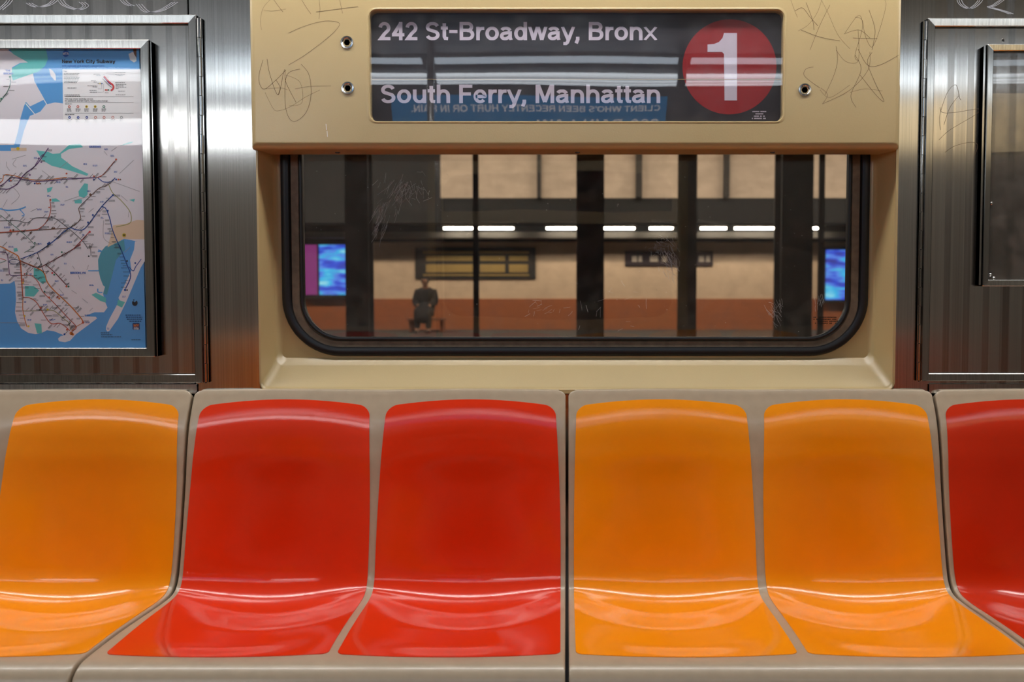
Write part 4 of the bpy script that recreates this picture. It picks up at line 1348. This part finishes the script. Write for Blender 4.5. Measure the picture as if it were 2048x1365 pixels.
def bench(x0, xd, x1, pads, label, mats, labels, mirror=False, group='double bench seats along the window wall'):
    xm = (x0 + x1) / 2
    o = thing('bench_seat', label, 'bench', (xm, -.02, .36), group)
    cells = [(x0 + .004, xd), (xd, x1 - .004)]
    mb = MB()
    NX = 130
    gap = .0032
    a_, b_ = x0 + gap, x1 - gap
    rc_ = .014
    S = [0.0, .001, .0022, .004, .0065, .009, .0115, .014] + [.014 + (TL - .014) * (i / 190) for i in range(1, 191)]
    rows = []
    EDG = [(-.0, .020), (-.0, .012), (-.0, .004), (.0006, .0018), (.0018, .0005), (.0035, 0)]
    for s in S:
        ins = rc_ - math.sqrt(max(0, rc_ ** 2 - (rc_ - s) ** 2)) if s < rc_ else 0
        l_, r_ = a_ + ins, b_ - ins
        row = [seat_point(l_ + e, s, cells, -d) for e, d in EDG]
        row += [seat_point(l_ + .0035 + (r_ - l_ - .007) * j / NX, s, cells) for j in range(1, NX)]
        row += [seat_point(r_ - e, s, cells, -d) for e, d in EDG[::-1]]
        rows.append(row)
    # rounded top rim turning back to the wall
    rim = []
    for dy, dz in ((.026, -.012), (.024, -.003), (.018, .0012), (.010, .002), (.004, .0012)):
        rim.append([Vector((p_.x, min(-.002, p_.y + dy), p_.z + dz)) for p_ in rows[0]])
    mb.grid(rim + rows, 0)
    mb.build('shell', M_SHELL, o, smooth=True, loc=(xm, -.02, .36), merge=True, angle=70)
    for (L3, R3), m_, lb in zip(pads, mats, labels):
        q = pad_mesh(L3, R3, cells, None).build('seat_inlay', m_, o, smooth=True, loc=(xm, -.02, .36), merge=True, angle=50)
        q['label'] = lb
    return o


BX = [-1.765, -.8735, 0.0, .856, 1.715]
bench(BX[0], -1.322, BX[1], [((-1.735, -1.745, -1.74), (-1.36, -1.345, -1.34)), ((-1.272, -1.296, -1.30), (-.898, -.8875, -.8805))],
      'bench with a bright orange seat below the subway map, cut by the left frame edge', (M_RED, M_ORANGE), ('red seat inlay', 'orange seat inlay'))
bench(BX[1], -.4375, BX[2], [((-.847, -.861, -.844), (-.457, -.447, -.437)), ((-.417, -.431, -.421), (-.027, -.0145, -.012))],
      'bench with two red seats under the left half of the window', (M_RED, M_RED), ('red seat inlay', 'red seat inlay'))
bench(BX[2], .4345, BX[3], [((.022, .0155, .016), (.413, .4256, .4225)), ((.456, .445, .441), (.830, .842, .843))],
      'bench with two orange seats under the right half of the window', (M_ORANGE, M_ORANGE), ('orange seat inlay', 'orange seat inlay'))
bench(BX[3], 1.30, BX[4], [((.875, .869, .872), (1.27, 1.285, 1.28)), ((1.32, 1.315, 1.32), (1.68, 1.70, 1.70))],
      'bench with a dark red seat at the right frame edge', (M_ORED, M_ORANGE), ('dark red seat inlay', 'orange seat inlay'))
# benches across the aisle, seen only as reflections in steel and glass
k = 0
for o in [o_ for o_ in C.objects if o_.name.startswith('bench_seat')]:
    c = o.copy(); C.objects.link(c)
    c.rotation_euler = (0, 0, math.pi)
    c.location = (o.location.x, YB + .02, .36)
    c['label'] = 'bench across the aisle, ' + ('leftmost', 'second from the left', 'second from the right', 'rightmost')[k] + ' of its row in the reflection'
    c['group'] = 'double bench seats across the aisle'
    for ch in list(o.children):
        d = ch.copy(); C.objects.link(d); d.parent = c
    k += 1
#STATION-BEGIN

# ------------------------------------------------------------------ the station outside
YF = 18.0                                            # far tiled wall
M_TILE = mat('cream_tile', srgb(228, 199, 168), 0.4, noise=0.04, nscale=(1, 1, 14))
M_TBRN = mat('brown_tile', srgb(176, 104, 66), 0.4, noise=0.05, nscale=(1, 1, 14))
M_CONC = mat('dark_concrete', srgb(70, 66, 62), 0.8, noise=0.2, nscale=(2, 2, 2))
M_SOOT = mat('sooty_steel', srgb(26, 27, 28), 0.7)
M_CGRN = mat('column_green', srgb(20, 34, 26), 0.5)
M_UP = mat('upper_plaster', srgb(228, 205, 182), 0.7, noise=0.12, nscale=(1.5, 1.5, 5))
M_LEDGE = mat('ledge_grey', srgb(120, 114, 104), 0.7)
M_TUBE = mat('tube_light', (0.9, 0.9, 0.9, 1), 0.4, emit=(1, .95, .84, 1), estr=STATION)
M_TUBE2 = mat('added_platform_lamp', (0.9, 0.9, 0.9, 1), 0.4, emit=(1, .90, .74, 1), estr=STATION * 2.2)


def zz(v, y):
    return P(1134, v, y).z


def xx(u, y, v=500):
    return P(u, v, y).x


mb = MB(); mb.box(-16, 16, 8.0, YF, -.3, 0.0)
struct(mb.build('floor', M_CONC))
mb = MB(); mb.box(-16, 16, .3, 8.0, -1.3, -1.2)
struct(mb.build('floor', M_CONC))
mb = MB(); mb.box(-16, 16, YF, YF + .3, 0, zz(485, YF), 0)
struct(mb.build('wall_far', [M_TILE]))
mb = MB(); mb.box(-16, 16, YF - .03, YF, .0, zz(598, YF - .03))
struct(mb.build('baseboard_far', M_TBRN))
mb = MB()
mb.box(-16, 16, YF, YF + .3, zz(485, YF), 3.0)
mb.box(-16, xx(882, YF), YF, YF + .3, 3.0, 5)
struct(mb.build('wall_far', M_SOOT))
mb = MB(); mb.box(xx(882, YF), 16, YF, YF + .3, 3.0, 5)
struct(mb.build('wall_far', M_UP))
mb = MB(); mb.box(-16, 16, 6, YF + .3, 5, 5.2)
struct(mb.build('ceiling', M_SOOT))
mb = MB(); mb.box(-16, 16, YF - .5, YF, zz(476, YF - .5), zz(464, YF - .5))
struct(mb.build('trim_7', M_LEDGE))
mb = MB(); mb.box(-16, 16, YF - .9, YF, zz(446, YF - .9), zz(408, YF - .9))
struct(mb.build('trim_8', M_SOOT))
# row of tubes under the ledge
for u0, u1, nm in ((885, 948, 'leftmost'), (955, 1030, 'second from the left'), (1090, 1170, 'third from the left'), (1200, 1272, 'fourth from the left'), (1296, 1348, 'fifth from the left'), (1398, 1455, 'third from the right'), (1466, 1560, 'second from the right'), (1600, 1650, 'rightmost')):
    y = YF - .75
    a_, b_ = xx(u0, y), xx(u1, y)
    t = thing('tube_light', 'glowing tube light in a row above the far tiled wall, ' + nm, 'light', ((a_ + b_) / 2, y, zz(457, y)), 'tube lights above the far wall')
    mb = MB(); mb.cyl((a_ + .03, y, zz(457, y)), (1, 0, 0), .026, b_ - a_ - .06, n=12); mb.build('tube', M_TUBE, t, smooth=True)
    mb = MB(); mb.box(a_, b_, y - .05, y + .05, zz(457, y) + .035, zz(457, y) + .085); mb.build('fixture_body', M_LEDGE, t)
for i in range(7):  # unseen lamps added to light the far wall and upper bays
    x = -12 + i * 3.6
    t = thing('added_platform_lamp', 'added unseen ceiling lamp above the far platform, ' + ('first', 'second', 'third', 'fourth', 'fifth', 'sixth', 'seventh')[i] + ' from the left', 'light', (x, 14.6, 4.75), 'added unseen lamps on the platform ceiling')
    mb = MB(); mb.box(x - 1.2, x + 1.2, 14.5, 14.7, 4.62, 4.70); mb.build('tube', M_TUBE2, t)
    mb = MB(); mb.box(x - 1.25, x + 1.25, 14.45, 14.75, 4.701, 4.99); mb.build('fixture_body', M_LEDGE, t)
# beams that divide the upper wall into bays
for u0, u1, nm in ((1074, 1082, 'over the third tube light'), (1272, 1284, 'over the fifth tube light'), (1448, 1458, 'over the third tube light from the right')):
    y = YF - .2
    mb = MB(); mb.box(xx(u0, y), xx(u1, y), y, YF, 3.0, 5.0)
    tag(mb.build('ceiling_beam', M_CONC), 'dark upright beam between bright plaster bays ' + nm, 'beam', 'beams between the upper bays')
# platform columns (riveted I-beams)
for u, w, nm, m_ in ((719, 46, 'beside the bright blue screen', M_SOOT), (952, 11, 'slimmest one, in front of the tan-lined wall sign', M_SOOT), (1180, 54, 'broadest one, near the middle of the window', M_CGRN),
                     (1374, 34, 'crossing the long dark name sign', M_SOOT), (1586, 62, 'greenish one in the right part of the window', M_CGRN), (1642, 10, 'slim one left of the right screen', M_SOOT)):
    y = 9.2
    x, h = xx(u, y), w / F * (y + 2.06) / 2
    t = thing('steel_column', 'dark steel platform column, ' + nm, 'column', (x, y, 0), 'columns along the far platform')
    mb = MB()
    f_ = max(.012, h * .14)
    mb.box(x - h, x + h, y - h, y - h + f_, 0, 5)
    mb.box(x - h, x + h, y + h - f_, y + h, 0, 5)
    mb.box(x - f_ / 2, x + f_ / 2, y - h + f_, y + h - f_, 0, 5)
    mb.build('beam', m_, t)
    mb = MB(); mb.box(x - h * 1.3, x + h * 1.3, y - h * 1.3, y + h * 1.3, .0, .05); mb.build('base_plate', M_SOOT, t)
# lit screens
for scr, (u0, u1, v0, v1, lab) in enumerate(((604, 697, 490, 590, 'pair of glowing pink and blue screens at the left edge of the window view'), (1652, 1716, 500, 600, 'glowing blue screen at the right edge of the window view'))):
    y = YF - .2
    xa, xb, za, zb = xx(u0, y), xx(u1, y), zz(v1, y), zz(v0, y)
    t = thing('digital_screen', lab, 'screen', ((xa + xb) / 2, y, za))
    mb = MB(); mb.box(xa - .05, xb + .05, y, YF - .031, za - .06, zb + .06); mb.build('screen_housing', M_SOOT, t)
    m_ = bpy.data.materials.new('screen_picture'); m_.use_nodes = True
    nt = m_.node_tree; p_ = nt.nodes['Principled BSDF']
    tc = nt.nodes.new('ShaderNodeTexCoord'); sp = nt.nodes.new('ShaderNodeSeparateXYZ')
    nt.links.new(tc.outputs['Object'], sp.inputs[0])
    nz = nt.nodes.new('ShaderNodeTexNoise'); nz.inputs['Scale'].default_value = 1; nz.inputs['Detail'].default_value = 2
    mp = nt.nodes.new('ShaderNodeMapping'); mp.inputs['Scale'].default_value = (1.6, 1, 7.0)
    nt.links.new(tc.outputs['Object'], mp.inputs['Vector']); nt.links.new(mp.outputs['Vector'], nz.inputs['Vector'])
    cr = nt.nodes.new('ShaderNodeValToRGB')
    els = cr.color_ramp.elements
    els[0].position = .30; els[0].color = (.03, .04, .35, 1)
    els[1].position = .74; els[1].color = (.35, .85, 1, 1)
    for ps_, c_ in ((.42, (.03, .08, .75, 1)), (.50, (.10, .28, .95, 1)), (.58, (.03, .52, .95, 1))):
        e_ = els.new(ps_); e_.color = c_
    nt.links.new(nz.outputs['Fac'], cr.inputs['Fac'])
    nt.links.new(cr.outputs['Color'], p_.inputs['Emission Color']); p_.inputs['Emission Strength'].default_value = 1.3
    p_.inputs['Base Color'].default_value = (.02, .02, .02, 1)
    M_PINK = mat('pink_picture', (.02, .02, .02, 1), .3, emit=(.28, .04, .22, 1), estr=1.0)
    mb = MB()
    if scr == 0:
        xm_ = xx(634, y)
        mb.box(xa, xm_, y - .02, y - .0005, za, zb, 1)
        mb.box(xm_ + .05, xb, y - .02, y - .0005, za, zb, 0)
    else:
        mb.box(xa, xb, y - .02, y - .0005, za, zb, 0)
    mb.build('display', [m_, M_PINK], t)
# wall signs: dark fields with pale lettering bands too far off to read
M_SGN = mat('sign_dark', srgb(52, 50, 48), 0.5)
M_SGN2 = mat('sign_purple', srgb(58, 48, 52), 0.5)
M_SLT = mat('sign_tan', srgb(168, 140, 84), 0.5)
M_SLW = mat('sign_pale', srgb(190, 176, 160), 0.5)
y = YF - .04
mb = MB(); mb.box(xx(830, y), xx(1071, y), y, YF - .0005, zz(558, y), zz(495, y), 0)
for v0, v1 in ((503, 507), (512, 522), (529, 545), (549, 552)):
    for u0, u1 in ((852, 945), (960, 1010), (1018, 1056)) if v1 - v0 > 8 else ((846, 1058),):
        mb.box(xx(u0, y), xx(u1, y), y - .012, y - .0005, zz(v1, y), zz(v0, y), 1)
t = thing('wall_sign', 'dark framed wall sign with tan bands on the cream tiles', 'sign', (xx(950, y), y, zz(558, y)))
mb.build('sign_board', [M_SGN, M_SLT], t)
mb = MB(); mb.box(xx(1250, y), xx(1426, y), y, YF - .0005, zz(532, y), zz(503, y), 0)
for u0, u1 in ((1264, 1274), (1277, 1284), (1300, 1316), (1324, 1334), (1398, 1408), (1412, 1420)):
    mb.box(xx(u0, y), xx(u1, y), y - .012, y - .0005, zz(524, y), zz(512, y), 1)
t = thing('name_sign', 'long dark purple name sign with pale marks on the cream tiles', 'sign', (xx(1338, y), y, zz(532, y)))
mb.build('sign_board', [M_SGN2, M_SLW], t)

# a seated figure in a dark coat against the far wall
by = 17.1
bxp = xx(850, by)
M_WOOD = mat('bench_wood', srgb(140, 84, 55), 0.6)
t = thing('platform_bench', 'short brown platform bench against the far wall under the seated person', 'bench', (bxp, by + .25, 0))
mb = MB(); mb.box(bxp - .40, bxp + .40, by - .05, by + .45, .25, .29); mb.build('seat', M_WOOD, t)
for dx in (-.34, .34):
    mb = MB(); mb.box(bxp + dx - .03, bxp + dx + .03, by + .03, by + .42, 0, .2495); mb.build('leg', M_WOOD, t)


def skin(name, verts, edges, radii, m_, parent=None, loc=(0, 0, 0), sub=2):
    me = bpy.data.meshes.new(name)
    me.from_pydata(verts, edges, [])
    o = bpy.data.objects.new(name, me); C.objects.link(o)
    o.location = loc
    if parent:
        o.parent = parent
        o.location = (0, 0, 0)
    sk = o.modifiers.new('skin', 'SKIN')
    sk.use_smooth_shade = True
    for i, r_ in enumerate(radii):
        me.skin_vertices[0].data[i].radius = r_ if isinstance(r_, tuple) else (r_, r_)
    me.skin_vertices[0].data[0].use_root = True
    s_ = o.modifiers.new('sub', 'SUBSURF'); s_.levels = sub; s_.render_levels = sub
    me.materials.append(m_)
    return o


M_SKIN = mat('skin', srgb(150, 105, 80), 0.5)
M_COAT = mat('dark_coat', srgb(22, 20, 22), 0.8)
M_HAIR = mat('dark_hair', srgb(14, 12, 12), 0.7)
V = [(0, .02, .53), (0, .06, .72), (0, .02, .90), (0, -.02, .99), (0, -.06, 1.05), (0, -.08, 1.14), (0, -.085, 1.20),
     (-.17, .0, .90), (-.22, -.06, .68), (-.12, -.26, .60), (-.05, -.33, .58), (.17, .0, .90), (.22, -.06, .68), (.12, -.26, .60), (.05, -.33, .58),
     (-.10, -.02, .51), (-.12, -.42, .50), (-.12, -.40, .10), (-.13, -.50, .04), (.10, -.02, .51), (.12, -.42, .50), (.12, -.40, .10), (.13, -.50, .04)]
Ed = [(0, 1), (1, 2), (2, 3), (3, 4), (4, 5), (5, 6), (2, 7), (7, 8), (8, 9), (9, 10), (2, 11), (11, 12), (12, 13), (13, 14), (0, 15), (15, 16), (16, 17), (17, 18), (0, 19), (19, 20), (20, 21), (21, 22)]
Ra = [.15, .14, .14, .06, .055, .085, .08, .065, .05, .04, .035, .065, .05, .04, .035, .09, .07, .05, .04, .09, .07, .05, .04]
pr = skin('person', V, Ed, Ra, M_SKIN, None, (bxp, by + .05, -.03))
tag(pr, 'person in dark clothes sitting on the bench against the cream wall', 'person')
skin('coat', [V[i] for i in (0, 1, 2, 3, 7, 8, 9, 11, 12, 13)], [(0, 1), (1, 2), (2, 3), (2, 4), (4, 5), (5, 6), (2, 7), (7, 8), (8, 9)], [.20, .20, .18, .09, .10, .085, .07, .10, .085, .07], M_COAT, pr)
skin('coat_skirt', [(0, .0, .56), (0, -.22, .52), (0, -.38, .40), (0, -.40, .22)], [(0, 1), (1, 2), (2, 3)], [.19, .20, .20, .18], M_COAT, pr)
skin('trousers', [V[i] for i in (0, 15, 16, 17, 19, 20, 21)], [(0, 1), (1, 2), (2, 3), (0, 4), (4, 5), (5, 6)], [.14, .10, .085, .065, .10, .085, .065], M_COAT, pr)
skin('shoe', [(-.13, -.38, .06), (-.13, -.54, .05)], [(0, 1)], [.05, .042], M_HAIR, pr, sub=1)
skin('shoe', [(.13, -.38, .06), (.13, -.54, .05)], [(0, 1)], [.05, .042], M_HAIR, pr, sub=1)
skin('hair', [(0, -.04, 1.08), (0, -.055, 1.15), (0, -.07, 1.22)], [(0, 1), (1, 2)], [.09, .105, .08], M_HAIR, pr)
#STATION-END
